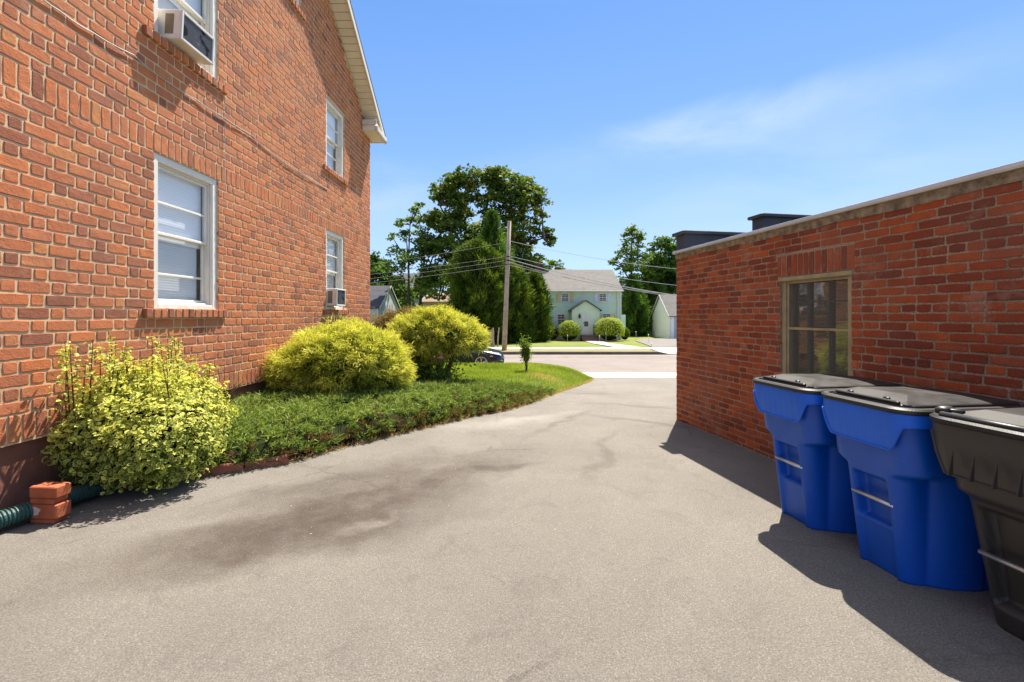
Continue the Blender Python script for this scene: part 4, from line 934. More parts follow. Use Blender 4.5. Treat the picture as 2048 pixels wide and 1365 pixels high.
def far_window(p, x0, x1, z0, z1, yf, cols=2, rows=3, pane=None, n=white_m):
    mb = MB(); t = .07
    for q in ((x0, x0 + t, z0, z1), (x1 - t, x1, z0, z1), (x0 + t, x1 - t, z1 - t, z1), (x0 + t, x1 - t, z0, z0 + t), (x0 + t, x1 - t, (z0 + z1) / 2 - .025, (z0 + z1) / 2 + .025)): mb.box(q[0], q[1], yf - .06, yf, q[2], q[3])
    for i in range(1, cols): xx = x0 + (x1 - x0) * i / cols; mb.box(xx - .012, xx + .012, yf - .05, yf - .012, z0 + t, z1 - t)
    for i in range(1, rows + 1):
        zz = z0 + (z1 - z0) * i / (rows + 1); mb.box(x0 + t, x1 - t, yf - .048, yf - .013, zz - .012, zz + .012)
    f = mb.build('window', n, p); mb = MB(); mb.box(x0 + .03, x1 - .03, yf - .020, yf - .014, z0 + .03, z1 - .03); mb.build('pane', pane or glass_far, f); return f
def shutter(p, x0, x1, z0, z1, yf, mat):
    mb = MB(); mb.bbox(x0, x1, yf - .055, yf - .024, z0, z1, .006)
    k = int((z1 - z0 - .1) / .06)
    for i in range(k): mb.box(x0 + .04, x1 - .04, yf - .062, yf - .055, z0 + .06 + i * .06, z0 + .095 + i * .06)
    mb.build('shutter', mat, p)
def zs_(py): return PZ(py, FY)
yf = FY - .022
far_window(fh, fx(1122), fx(1138), zs_(605), zs_(587), yf); shutter(fh, fx(1113), fx(1119.5), zs_(605), zs_(587), FY, cream_m); shutter(fh, fx(1140.5), fx(1147), zs_(605), zs_(587), FY, cream_m)
far_window(fh, fx(1197), fx(1213), zs_(604), zs_(587), yf); shutter(fh, fx(1188), fx(1196), zs_(604), zs_(586), FY, shut_w); shutter(fh, fx(1214), fx(1222), zs_(604), zs_(586), FY, shut_w)
far_window(fh, fx(1114), fx(1130), zs_(650), zs_(628), yf); shutter(fh, fx(1104), fx(1113), zs_(650), zs_(627), FY, shut_w); shutter(fh, fx(1131), fx(1138), zs_(650), zs_(627), FY, mint2_m)
far_window(fh, fx(1204), fx(1222), zs_(648), zs_(627), yf); shutter(fh, fx(1200), fx(1203.5), zs_(648), zs_(627), FY, cream_m); shutter(fh, fx(1222.5), fx(1230), zs_(648), zs_(627), FY, cream_m)
# porch
PY = FY - 1.25
def qx(px): return PX(px, PY)
def qz(py): return PZ(py, PY)
px0, px1, pe, pk = qx(1144), qx(1199), qz(620), qz(602.5); dx0, dx1, dz0, dz1 = qx(1164.5), qx(1180), qz(670), qz(626)
mb = MB(); xm = (px0 + px1) / 2
siding(mb, px0, px1, PY, GZ + .35, pk, clip=lambda z: (px0, px1) if z <= pe else (px0 + (z - pe) / (pk - pe) * (xm - px0), px1 - (z - pe) / (pk - pe) * (px1 - xm)), ops=[(dx0, dx1, dz0 - .5, dz1)]); mb.build('porch_front', mint2_m, fh)
mb = MB(); mb.prism([(px0, GZ), (px1, GZ), (px1, pe), (xm, pk), (px0, pe)], 'y', PY + .001, FY - .02); mb.build('porch_wall', mint2_m, fh)
mb = MB()
for s_ in (-1, 1):
    xe = px0 - .18 if s_ < 0 else px1 + .18; ze = pe - .12
    mb.loft([[(xe, PY - .2, ze), (xm, PY - .2, pk + .02), (xm, PY - .2, pk + .10), (xe, PY - .2, ze + .08)], [(xe, FY, ze), (xm, FY, pk + .02), (xm, FY, pk + .10), (xe, FY, ze + .08)]])
mb.build('porch_roof', shingle_d, fh)
mb = MB(); frame = [(dx0 - .02, dx0 + .06, dz0, dz1), (dx1 - .06, dx1 + .02, dz0, dz1), (dx0 + .06, dx1 - .06, dz1 - .07, dz1)]
for q in frame: mb.box(q[0], q[1], PY - .06, PY, q[2], q[3])
mb.box(dx0 + .06, dx1 - .06, PY - .035, PY - .002, dz0, dz1 - .07); dr = mb.build('door', white_m, fh)
mb = MB(); mb.box(dx0 + .16, dx1 - .16, PY - .045, PY - .036, dz0 + .72, dz0 + 1.15); mb.build('pane', glass_far, dr)
mb = MB(); mb.box(dx0 + .16, dx1 - .16, PY - .045, PY - .036, dz0 + 1.18, dz1 - .2); mb.build('pane', M_plain('curtain', (.62, .64, .60), .3, bump=0), dr)
mb = MB(); mb.tube([(dx0 + .11, PY - .08, dz0 + .95), (dx0 + .11, PY - .08, dz0 + 1.08)], .02, 6); mb.build('handle', black_m, dr)
mb = MB(); mb.bbox(qx(1157), qx(1161), PY - .20, PY - .022, qz(637), qz(630), .03); mb.tube([(qx(1159), PY - .10, qz(630)), (qx(1159), PY - .10, qz(628))], .05, 8); mb.build('wall_lamp', black_m, fh)
st = M_plain('stoop_brick', (.20, .12, .09), .9, var=.25, bump=.4)
for i, (d_, zz) in enumerate(((.9, dz0 - .01), (1.25, dz0 - .18), (1.6, dz0 - .34))):
    mb = MB(); mb.bbox(qx(1160) - .0 * i, qx(1193), PY - d_, PY - (0.002 if i == 0 else (.9, 1.25)[i - 1]) , GZ - .1, zz, .01); mb.build('step', st, fh)
mb = MB()
for xx in (qx(1186),): mb.tube([(xx, PY - .1, dz0 + .85), (xx, PY - 1.2, dz0 + .70)], .02, 6); [mb.tube([(xx, PY - .15 - i * .16, dz0 - .2), (xx, PY - .15 - i * .16, dz0 + .84 - i * .02)], .012, 5) for i in range(7)]
mb.build('railing', black_m, fh)

def gable_shed(name, xa, xb, ya, yb, gz, ez, rz, wall, roofm, label, ridge_x=True, door=None, cat='garage'):
    e = empty(name, (0, 0, 0), 0, label, cat); ym = (ya + yb) / 2
    mb = MB(); siding(mb, xa, xb, ya, gz, ez)
    side = -1 if xa > 0 else 1; xs = xa if xa > 0 else xb
    siding(mb, ya, yb, xs, gz, rz, clip=lambda z: (ya, yb) if z <= ez else (ya + (z - ez) / (rz - ez) * (ym - ya), yb - (z - ez) / (rz - ez) * (yb - ym)), flip=side)
    mb.build('siding', wall, e)
    mb = MB(); mb.prism([(ya + .001, gz - .3), (yb, gz - .3), (yb, ez), (ym, rz - .02), (ya + .001, ez)], 'x', min(xa, xb) + .001, max(xa, xb) - .001); mb.build('wall', wall, e)
    mb = MB()
    for s_ in (-1, 1):
        ye = ym + s_ * ((yb - ya) / 2 + .2); ze = ez - .2 * (rz - ez) / ((yb - ya) / 2)
        mb.loft([[(xa - .15, ye, ze), (xb + .15, ye, ze), (xb + .15, ye, ze + .08), (xa - .15, ye, ze + .08)], [(xa - .15, ym, rz), (xb + .15, ym, rz), (xb + .15, ym, rz + .08), (xa - .15, ym, rz + .08)]])
    mb.build('roof', roofm, e)
    mb = MB()
    xs2 = xs + side * .155
    for s_ in (-1, 1):
        ye = ym + s_ * ((yb - ya) / 2 + .2); ze = ez - .2 * (rz - ez) / ((yb - ya) / 2)
        mb.loft([[(xs2, ye, ze - .04), (xs2 + side * .02, ye, ze - .04), (xs2 + side * .02, ye, ze + .09), (xs2, ye, ze + .09)], [(xs2, ym, rz - .04), (xs2 + side * .02, ym, rz - .04), (xs2 + side * .02, ym, rz + .09), (xs2, ym, rz + .09)]])
    mb.box(xs - .06 * side - .05, xs - .06 * side + .05 + .0, ya - .04, ya - .024, gz, ez); mb.build('trim', white_m, e)
    if door:
        da, db, dz = door[:3]; mb = MB(); mb.box(da, db, ya - .05, ya - .023, gz, dz); mb.box(da - .1, da, ya - .06, ya - .023, gz, dz + .12); mb.box(db, db + .1, ya - .06, ya - .023, gz, dz + .12); mb.box(da, db, ya - .06, ya - .023, dz, dz + .12)
        for i in range(1, 4): mb.box(da, db, ya - .056, ya - .05, gz + (dz - gz) * i / 4 - .02, gz + (dz - gz) * i / 4 + .02)
        dd = mb.build('garage_door', door[3], e)
        for i in range(4):
            w_ = (db - da) / 4; mb = MB(); mb.box(da + w_ * i + .12, da + w_ * (i + 1) - .12, ya - .058, ya - .051, dz - .95, dz - .55); mb.build('pane', glass_far, dd)
    return e
wsid = M_plain('white_siding', (.95, .90, .84), .6, var=.05, scale=3, bump=.05); bsid = M_plain('blue_grey_siding', (.52, .58, .60), .6, var=.05, scale=3, bump=.05)
gable_shed('white_shed', 14.75, 22, 43, 48.4, KT - .25, 1.55, 3.55, wsid, shingle_m, 'white sided garage with grey roof right of the mint house', door=(15.25, 17.8, 1.45, M_plain('grey_door', (.40, .46, .52), .6, bump=0)))
gable_shed('blue_shed', -18.5, -11.9, 41, 48.5, KT - .25, 2.25, 4.35, bsid, shingle_d, 'pale blue garage with dark roof at the corner of the brick house', door=(-16.4, -12.7, 1.9, white_m))
# dark house, pale blue wing and tan house behind
def simple_house(name, x0, x1, y0, y1, gz, ez, rz, wall, roofm, label, wins, trimx=None, axis='x'):
    e = empty(name, (0, 0, 0), 0, label, 'house'); mb = MB(); siding(mb, x0, x1, y0, gz, ez, ex=.14); siding(mb, y0, y1, x1, gz, ez, ex=.14, flip=1); mb.build('siding', wall, e)
    mb = MB(); mb.box(x0, x1 - .001, y0 + .001, y1, gz, ez); ym = (y0 + y1) / 2; mb.prism([(y0, ez), (y1, ez), (ym, rz - .05)], 'x', x0, x1); mb.build('wall', wall, e); mb = MB()
    for s_ in (-1, 1):
        ye = ym + s_ * ((y1 - y0) / 2 + .3); mb.loft([[(x0 - .2, ye, ez - .1), (x1 + .2, ye, ez - .1), (x1 + .2, ye, ez), (x0 - .2, ye, ez)], [(x0 - .2, ym, rz), (x1 + .2, ym, rz), (x1 + .2, ym, rz + .1), (x0 - .2, ym, rz + .1)]])
    mb.build('roof', roofm, e)
    mb = MB(); mb.bbox(x1 - .12, x1 + .03, y0 - .05, y0 - .024, gz, ez, .01); mb.bbox(x0 - .2, x1 + .2, y0 - .40, y0 - .30, ez - .12, ez, .02); mb.build('trim', white_m, e)
    for (a, b, c, d) in wins: far_window(e, a, b, c, d, y0 - .022, 2, 1)
    return e
Yd = 56.0
simple_house('dark_house', PX(780, Yd), PX(824, Yd), Yd, Yd + 9, -.8, PZ(575, Yd), PZ(548, Yd + 4), M_plain('slate_siding', (.045, .05, .06), .7, var=.15, bump=.05), shingle_d, 'dark slate sided house glimpsed behind the trees on the left', [(PX(797, Yd), PX(803, Yd), PZ(610, Yd), PZ(600, Yd))])
Ye = 57.0
simple_house('blue_house', PX(826, Ye), PX(841, Ye), Ye, Ye + 8, -.8, PZ(572, Ye), PZ(555, Ye + 4), bsid, shingle_d, 'narrow pale blue house wall between the dark house and the tan house', [(PX(829, Ye), PX(834, Ye), PZ(622, Ye), PZ(608, Ye))])
Yt = 58.0
simple_house('tan_house', PX(845, Yt), PX(912, Yt), Yt, Yt + 9, -.8, PZ(603, Yt), PZ(588, Yt + 4.5), M_plain('tan_siding', (.62, .45, .27), .7, var=.06, bump=.05), shingle_b, 'tan house with brown roof behind the left trees', [(PX(845, Yt) + .1, PX(852, Yt), PZ(617, Yt), PZ(608, Yt)), (PX(861, Yt), PX(870, Yt), PZ(616, Yt), PZ(607, Yt))])

# ------------------------------------------------------------------ utility pole, wires, stump, stake
pole = empty('utility_pole', (PX(1008, 26.2), 26.2, KT - .05), 0, 'weathered grey wooden utility pole leaning slightly on the far verge', 'utility pole')
ptop = Vector((PX(1019, 26.2) - PX(1008, 26.2), 0, PZ(443, 26.2) - KT + .05)); mb = MB(); mb.tube([(0, 0, -.3), ptop * .5, ptop], [.15, .13, .105], 14); mb.build('pole', pole_m, pole, True)
mb = MB(); 
for py in (512, 520, 528): q = ptop * ((PZ(py, 26.2) - KT) / ptop.z); mb.tube([q + Vector((0, 0, -.03)), q + Vector((0, 0, .03))], .145, 12); mb.tube([q + Vector((-.16, -.1, 0)), q + Vector((.16, -.1, 0))], .03, 6)
mb.build('bracket', black_m, pole)
def wire(a, b, sag, label, r=.0065):
    mb = MB(); a, b = Vector(a), Vector(b); P = []
    for i in range(41): t = i / 40; p = a.lerp(b, t); p.z -= sag * 4 * t * (1 - t); P.append(p)
    mb.tube(P, r, 5); tag(mb.build('overhead_wire', wire_m), label, 'wire', 'overhead wires strung from the pole')
pw = lambda py: (PX(1014, 26.2), 26.05, PZ(py, 26.2))
for (py, py2, lab) in ((486, 560, 'topmost overhead wire running left from the pole'), (514, 574, 'second overhead wire from the top running left from the pole'), (522, 583, 'third overhead wire from the top running left from the pole'), (531, 592, 'lowest overhead wire running left from the pole')):
    # the next pole stands far to the left, hidden by the brick house
    Yl = 27.0; wire(pw(py), (PX(560, Yl), Yl, PZ(py2 - 8, Yl)), .12, lab)
for (py, x2, py2, Y2, sg, lab, r_) in ((482, 1500, 548, 26, .35, 'topmost overhead wire running right from the pole', .012), (512, 1500, 582, 26, .35, 'second overhead wire from the top running right from the pole', .011), (518, 1500, 608, 24, .35, 'thick overhead cable crossing the mint roof to the right', .022), (524, 1500, 598, 25, .5, 'overhead wire sagging just above the thick cable', .011), (530, 1500, 612, 25, .25, 'lowest overhead wire running right from the pole', .011)):
    wire(pw(py), (PX(x2, Y2), Y2, PZ(py2, Y2)), sg, lab, r_)
Ys = 29.3
mb = MB(); rs = []
for i, (z, r_) in enumerate(((-.1, .20), (.1, .17), (.5, .14), (.9, .13), (1.12, .12), (1.2, .09))): rs.append([(r_ * math.cos(t) * (1 + .2 * mnoise.noise(Vector((math.cos(t) * 2, math.sin(t) * 2, z * 3)))), r_ * math.sin(t) * (1 + .2 * mnoise.noise(Vector((math.cos(t), z, 2)))), z + (.08 * math.cos(t) if i > 3 else 0)) for t in np.linspace(0, 6.283, 12, endpoint=False)])
mb.loft(rs); o = mb.build('tree_stump', M_plain('stump_wood', (.34, .25, .15), .9, var=.35, scale=12, bump=.8, bscale=40, bdist=.02)); o.location = (PX(984, Ys), Ys, KT - .06); tag(o, 'tall pale broken tree stump left of the utility pole', 'stump')
mb = MB(); mb.tube([(0, 0, -.1), (.02, 0, .6), (.09, 0, 1.25)], [.05, .045, .04], 8); o = mb.build('wooden_stake', pole_m); o.location = (PX(995, Ys), Ys + .4, KT - .06); tag(o, 'thin leaning wooden stake between the stump and the utility pole', 'stake')
def solar(px, py, Y, label):
    e = empty('garden_light', (PX(px, Y), Y, zl(PX(px, Y), Y)), 0, label, 'garden light', 'small white garden lights on stakes'); h = PZ(py, Y) - e.location.z
    mb = MB(); mb.tube([(0, 0, -.05), (0, 0, h - .05)], .012, 6); mb.build('stake', white_m, e)
    mb = MB(); mb.loft([[(r_ * math.cos(t), r_ * math.sin(t), z) for t in np.linspace(0, 6.283, 10, endpoint=False)] for z, r_ in ((h - .12, .015), (h - .02, .035), (h + .02, .045), (h + .04, .015))]); mb.build('lamp_head', white_m, e)
for a in ((1135, 671, 37.5, 'white garden light in front of the left golden shrub by the porch'), (1199, 672, 37.5, 'white garden light at the left of the right golden shrub by the porch'), (1212, 667, 37.5, 'white garden light in the middle of the right golden shrub by the porch'), (1234, 672, 37.5, 'white garden light at the right of the right golden shrub by the porch'), (1272, 664, 40, 'white garden light beside the neighbour driveway left of the white garage'), (1297, 670, 34, 'white garden light nearest the left corner of the white garage'), (1303, 688, 29.5, 'short garden light at the corner of the far lawn')): solar(*a)

# ------------------------------------------------------------------ parked car
car = empty('parked_car', (0, 18.25, ROAD + .005), 0, 'dark blue car parked on the street, its nose showing behind the golden shrub', 'car')
paint = NT('car_paint'); car_m = paint.done(paint.pbsdf((.006, .008, .018), .22, .2, coat=.25))
tyre_m = M_plain('tyre', (.02, .02, .02), .85, bump=.1); rim_m = M_plain('alloy', (.66, .60, .50), .3, metal=.7, var=.05, bump=0)
nose = -.33; wf = nose - .83; wr = wf - 2.8
# stations: x from nose back, (hood/top z, half width, bottom z)
ST = [(0, .50, .45, .30), (-.04, .60, .62, .20), (-.14, .68, .76, .17), (-.32, .75, .84, .16), (-.6, .81, .885, .16), (-1.0, .875, .905, .17), (-1.5, .93, .91, .18), (-2.2, .95, .915, .18), (-3.2, .96, .92, .18), (-4.0, .99, .90, .20), (-4.4, .98, .85, .24), (-4.62, .90, .76, .32), (-4.68, .70, .66, .36)]
rings = []
for (dx, zt, hw, zb) in ST:
    x = nose + dx; P = []
    prof = [(-.0, zb), (-.80 * hw, zb), (-hw * .98, zb + .10), (-hw, zb + .25), (-hw * 1.0, zt * .68), (-hw * .965, zt * .83), (-hw * .88, zt * .95), (-hw * .55, zt + .008), (0, zt + .02)]
    P = [(x, y, z) for y, z in prof] + [(x, -y, z) for y, z in reversed(prof[1:-1])]; rings.append(P)
def subd(r, n=4):
    out = []
    for i in range(len(r) - 1):
        for k in range(n): t = k / n; out.append([tuple(Vector(a).lerp(Vector(b), t)) for a, b in zip(r[i], r[i + 1])])
    return out + [r[-1]]
mb = MB(); mb.loft(rings); bd = mb.build('body', car_m, car, True)
sd = bd.modifiers.new('s', 'SUBSURF'); sd.levels = 2; sd.render_levels = 2
cab = [(nose - 1.35, .90, .70), (nose - 2.0, 1.27, .60), (nose - 2.6, 1.40, .58), (nose - 3.3, 1.38, .57), (nose - 4.25, 1.00, .66)]
mb = MB(); mb.loft([[(x, -w_ - .12 * (1.4 - z), .88), (x, -w_, z * .93), (x, -w_ * .7, z), (x, w_ * .7, z), (x, w_, z * .93), (x, w_ + .12 * (1.4 - z), .88)] for x, z, w_ in cab]); mb.build('cabin_glass', M_plain('car_glass', (.012, .014, .016), .06, bump=0, spec=.8), car, True)
for (wx, s_) in ((wf, -1), (wf, 1), (wr, -1), (wr, 1)):
    y_ = s_ * .90
    mb = MB(); mb.loft([[(wx + r_ * math.cos(t), y_ - s_ * d_, .33 + r_ * math.sin(t)) for t in np.linspace(0, 6.283, 32, endpoint=False)] for d_, r_ in ((.03, .235), (-.012, .25), (-.018, .30), (.0, .33), (.19, .33), (.2, .2))]); wh = mb.build('wheel', tyre_m, car, True)
    mb = MB(); yy = y_ + s_ * .012
    for k in range(5):
        for q in (-.16, .16):
            t = 2 * math.pi * k / 5 + .3; t2 = t + q; c1 = Vector((wx + .05 * math.cos(t), yy, .33 + .05 * math.sin(t))); c2 = Vector((wx + .225 * math.cos(t2), yy, .33 + .225 * math.sin(t2))); mb.tube([c1, c2], [.016, .012], 5)
    mb.tube([(wx + .228 * math.cos(t), yy, .33 + .228 * math.sin(t)) for t in np.linspace(0, 6.283, 33)], .011, 6, False); mb.tube([(wx, yy - .01, .33), (wx, yy + .01, .33)], .045, 12); mb.build('rim', rim_m, wh)
    mb = MB(); mb.loft([[(wx + r_ * math.cos(t), y_ + s_ * d_, .33 + r_ * math.sin(t)) for t in np.linspace(0, 6.283, 32, endpoint=False)] for d_, r_ in ((-.06, .37), (.008, .37), (.008, .31))], caps=True); mb.build('wheel_arch', black_m, car)
for s_ in (-1, 1):
    mb = MB(); P = [(nose - .07, s_ * .66, .60), (nose - .14, s_ * .775, .64), (nose - .36, s_ * .865, .69), (nose - .40, s_ * .83, .74), (nose - .18, s_ * .72, .70)]; mb.add(P, [(0, 1, 2, 3, 4)]); mb.add([(x, y * .93, z - .02) for x, y, z in P], [(0, 1, 2, 3, 4)]); mb.build('headlight', M_plain('headlight', (.50, .56, .65), .1, var=.2, bump=0, spec=.9), car)
    mb = MB(); mb.bbox(nose - .50, nose - .38, s_ * .872, s_ * .893, .565, .60, .006); mb.build('side_marker', M_plain('amber', (.85, .22, .02), .3, bump=0), car)
    mb = MB(); mb.bbox(nose - .20, nose - .02, s_ * .56, s_ * .80, .22, .42, .02); mb.build('air_intake', black_m, car)
mb = MB(); mb.bbox(nose - .05, nose + .015, -.5, .5, .25, .5, .02); mb.build('grille', black_m, car)
mb = MB(); mb.bbox(nose - .12, nose + .03, -.66, .66, .165, .19, .008); mb.build('splitter', M_plain('splitter_grey', (.35, .38, .42), .4, bump=0), car)

# ------------------------------------------------------------------ far shrubs
def far_shrub(name, px, Y, rx, h, label, mat, n=5200, size=.085, group=None, cat='shrub', flat=.9):
    X = PX(px, Y); e = empty(name, (X, Y, zl(X, Y)), 0, label, cat, group); d = ball(n); d = d[d[:, 2] > -.5]; k = lumpy(d, .10, 3, px) * rng.uniform(.86, 1.02, len(d))
    p = np.array([0, 0, h * .48]) + d * np.array([rx, rx * flat, h * .52]) * k[:, None]; p[:, 2] = np.maximum(p[:, 2], .03)
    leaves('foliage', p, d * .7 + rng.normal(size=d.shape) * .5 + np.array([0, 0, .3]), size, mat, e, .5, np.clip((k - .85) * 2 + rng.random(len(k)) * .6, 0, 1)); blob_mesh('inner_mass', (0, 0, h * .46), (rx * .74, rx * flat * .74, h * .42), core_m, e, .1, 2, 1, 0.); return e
far_shrub('golden_shrub', 1139, 38.8, .98, 1.72, 'round clipped golden shrub left of the white door', leaf_gold2, group='clipped golden shrubs by the porch')
far_shrub('golden_shrub', 1219, 38.6, 1.26, 2.02, 'larger round golden shrub right of the white door', leaf_gold2, 8000, group='clipped golden shrubs by the porch')
far_shrub('green_shrub', 1250, 39.8, .42, 1.15, 'small green shrub at the right corner of the mint house', leaf_light, 1200)
far_shrub('rust_shrub', 1105, 39.2, .62, 1.32, 'reddish brown shrub at the left corner of the mint house', M_leaf('leaf_red', [(0, (.05, .025, .02)), (.5, (.13, .055, .035)), (1, (.20, .12, .05))], .3), 1600)

# ------------------------------------------------------------------ trees
def tree(name, base, trunkpts, puffs, Y, mat, label, n_per=340, leaf=.30, seed=1, trad=.35, dark=0., group=None, depth=1.0, sub=13, cat='tree'):
    """puffs: (px, py, rpx); depth scatter is real 3-D"""
    r_ = random.Random(seed); lr = np.random.default_rng(seed)
    root = empty(name, base, 0, label, cat, group); bx = Vector(base); C = []; Nn = []; Rr = []; mb = MB(); s = F / Y
    for tp in trunkpts: mb.tube([Vector((PX(a, Y), Y + dy, PZ(b, Y))) - bx for a, b, dy in tp], [(trad if tp is trunkpts[0] else trad * .45) * (1 - .75 * i / (len(tp) - 1)) for i in range(len(tp))], 8)
    heads = [Vector((PX(a, Y), Y + dy, PZ(b, Y))) for tp in trunkpts for a, b, dy in tp[1:]]
    for (a, b, rr) in puffs:
        rad = rr / s * .96
        for rep in range(2 if rad > 1.2 and depth > .6 else 1):
            dy = r_.uniform(-1, 1) * rad * 1.3 * depth; c = Vector((PX(a, Y + dy), Y + dy, PZ(b, Y + dy)))
            h = min(heads, key=lambda q: (q - c).length + max(0, q.z - c.z) * 2); m1 = h.lerp(c, .55) + Vector((0, 0, -.06 * (c - h).length)); mb.tube([h - bx, m1 - bx, c - bx], [min(trad * .3, .10), .06, .025], 5)
            S_ = max(4, int(sub * (1 if rad > 1 else .6)))
            sd_ = unit(lr.normal(size=(S_, 3))); sc = np.array(c - bx) + sd_ * np.array([rad, rad, rad * .82]) * lr.uniform(.35, 1.0, (S_, 1))
            for q in sc:
                m_ = int(n_per / sub * (rad / 1.8) ** 1.4) + 6; sr = rad * .24 + .16
                p = q + lr.normal(size=(m_, 3)) * np.array([sr, sr, sr * .42]) * .66; C.append(p); tone = r_.uniform(-.22, .22) - dark
                Nn.append(unit(lr.normal(size=(m_, 3)) * .55 + np.array([0, -.15, .8]))); Rr.append(np.clip(lr.uniform(.1, .92, m_) + tone, 0, 1))
                if r_.random() < .5: mb.tube([c - bx, Vector(q)], [.03, .012], 4)
    mb.build('trunk', bark_m, root); leaves('crown', np.concatenate(C), np.concatenate(Nn), leaf, mat, root, .8, np.concatenate(Rr)); return root
Ym = 47.0
maple = [(935, 560, 36), (965, 590, 34), (900, 545, 34), (990, 545, 36), (1010, 560, 34), (955, 402, 24), (1000, 422, 22), (925, 428, 22), (975, 432, 20), (988, 396, 22), (1020, 412, 18), (1094, 462, 9), (1104, 478, 7), (985, 356, 30), (935, 358, 30), (905, 372, 28), (1030, 370, 32), (1068, 372, 24), (880, 395, 22), (872, 378, 14), (1082, 400, 22), (1085, 425, 18), (1005, 380, 28), (915, 400, 28), (1050, 405, 28), (1075, 440, 16),
         (872, 440, 30), (905, 445, 34), (1030, 440, 30), (1055, 455, 20), (872, 492, 32), (900, 500, 42), (945, 470, 30), (1040, 490, 26), (1020, 470, 32), (980, 500, 40),
         (1075, 465, 14), (1095, 475, 12), (1100, 488, 8), (1065, 480, 12), (880, 545, 38), (1055, 520, 30), (1030, 530, 34), (1075, 545, 22), (1060, 565, 28), (930, 540, 36), (850, 570, 26)]
tree('maple_tree', (PX(948, Ym), Ym, -.8), [[(948, 680, 0), (950, 600, 0), (955, 520, 0), (962, 470, 0), (975, 400, .5)], [(952, 560, 0), (930, 500, -1), (905, 455, -1.5), (885, 420, -2)], [(956, 540, 0), (985, 480, 1), (1015, 430, 2), (1050, 400, 2)], [(950, 590, 0), (900, 560, 0), (860, 530, 0)], [(1000, 520, 0), (1040, 490, -1), (1085, 482, -1.5)]], maple, Ym, leaf_maple, 'tallest dark broad crowned tree rising behind the utility pole', n_per=620, leaf=.36, seed=3, trad=.5, sub=15)
Yl = 43.0
tree('slender_tree', (PX(819, Yl), Yl, -.8), [[(817, 690, 0), (818, 600, 0), (817, 520, 0), (820, 450, 0)]], [(795, 500, 22), (812, 470, 22), (820, 440, 20), (828, 420, 13), (838, 410, 8), (790, 530, 22), (800, 560, 22), (782, 550, 16), (812, 520, 24), (785, 475, 12), (800, 445, 12), (835, 480, 20)], Yl, leaf_mid, 'slender tree with a thin dark trunk left of the tallest tree', n_per=560, leaf=.30, seed=5, trad=.16)
tree('slender_tree', (PX(841, Yl + 3), Yl + 3, -.8), [[(840, 690, 0), (841, 600, 0), (848, 540, 0), (846, 480, 0)]], [(845, 470, 22), (840, 510, 24), (855, 540, 24), (868, 560, 20), (850, 575, 18), (838, 440, 16), (862, 500, 22)], Yl + 3, leaf_mid, 'second slender tree with a thicker trunk between the tan house and the blue house', n_per=520, leaf=.30, seed=6, trad=.20)
tree('leafy_tree', (PX(878, 40), 40, -.8), [[(885, 690, 0), (884, 640, 0), (878, 600, 0)]], [(872, 590, 17), (888, 592, 14), (858, 592, 10), (850, 585, 12), (880, 575, 17), (900, 585, 14), (892, 560, 16), (885, 540, 14)], 40, leaf_light, 'bright green sunlit foliage in front of the tan house', n_per=300, leaf=.24, seed=8, trad=.10)
tree('roadside_tree', (PX(752, 52), 52, -.8), [[(752, 690, 0), (752, 600, 0), (752, 550, 0)]], [(750, 520, 20), (765, 530, 24), (745, 545, 26), (770, 560, 26), (755, 580, 28), (780, 590, 22), (742, 510, 12), (785, 565, 20), (730, 560, 28), (800, 590, 20), (765, 600, 22), (790, 575, 24), (812, 580, 22), (820, 600, 18), (800, 610, 18), (840, 590, 12)], 52, leaf_dark, 'dark green tree directly right of the brick house corner, above the blue garage', n_per=460, leaf=.34, seed=9, trad=.3)
tree('tulip_tree', (PX(1262, 52), 52, -.8), [[(1262, 690, 0), (1263, 600, 0), (1263, 520, 0), (1264, 470, 0)], [(1263, 570, 0), (1245, 535, 0), (1232, 515, 0)]], [(1270, 560, 22), (1255, 530, 18), (1275, 515, 18), (1290, 545, 22), (1248, 575, 16), (1262, 465, 14), (1265, 458, 10), (1268, 475, 19), (1250, 485, 14), (1280, 490, 18), (1260, 505, 20), (1243, 508, 14), (1290, 515, 18), (1265, 532, 20), (1245, 540, 14), (1232, 520, 8), (1226, 528, 5), (1255, 560, 16), (1240, 560, 12), (1285, 545, 18), (1222, 524, 4), (1250, 470, 7), (1285, 470, 8)], 52, leaf_light, 'loose airy bright green tree with spiky top right of the mint house', n_per=480, leaf=.30, seed=11, trad=.22)
tree('broad_tree', (PX(1325, 55), 55, -.8), [[(1325, 690, 0), (1325, 600, 0), (1325, 540, 0)]], [(1298, 520, 20), (1305, 495, 14), (1340, 545, 26), (1318, 585, 24), (1345, 595, 24), (1320, 490, 20), (1332, 480, 15), (1345, 500, 22), (1310, 515, 24), (1335, 530, 28), (1300, 545, 22), (1360, 530, 26), (1320, 560, 28), (1345, 570, 26), (1300, 580, 20), (1285, 575, 16), (1370, 560, 26), (1355, 478, 10)], 55, leaf_dark, 'dense green tree above the white garage', n_per=520, leaf=.36, seed=12, trad=.35)
tree('distant_tree', (PX(1105, 66), 66, -.8), [[(1100, 690, 0), (1100, 560, 0)]], [(1100, 527, 13), (1112, 532, 12), (1088, 535, 14), (1120, 540, 8), (1080, 520, 10), (1095, 545, 14)], 66, leaf_light, 'pale green treetop showing above the left end of the mint roof', n_per=420, leaf=.40, seed=13, trad=.25)

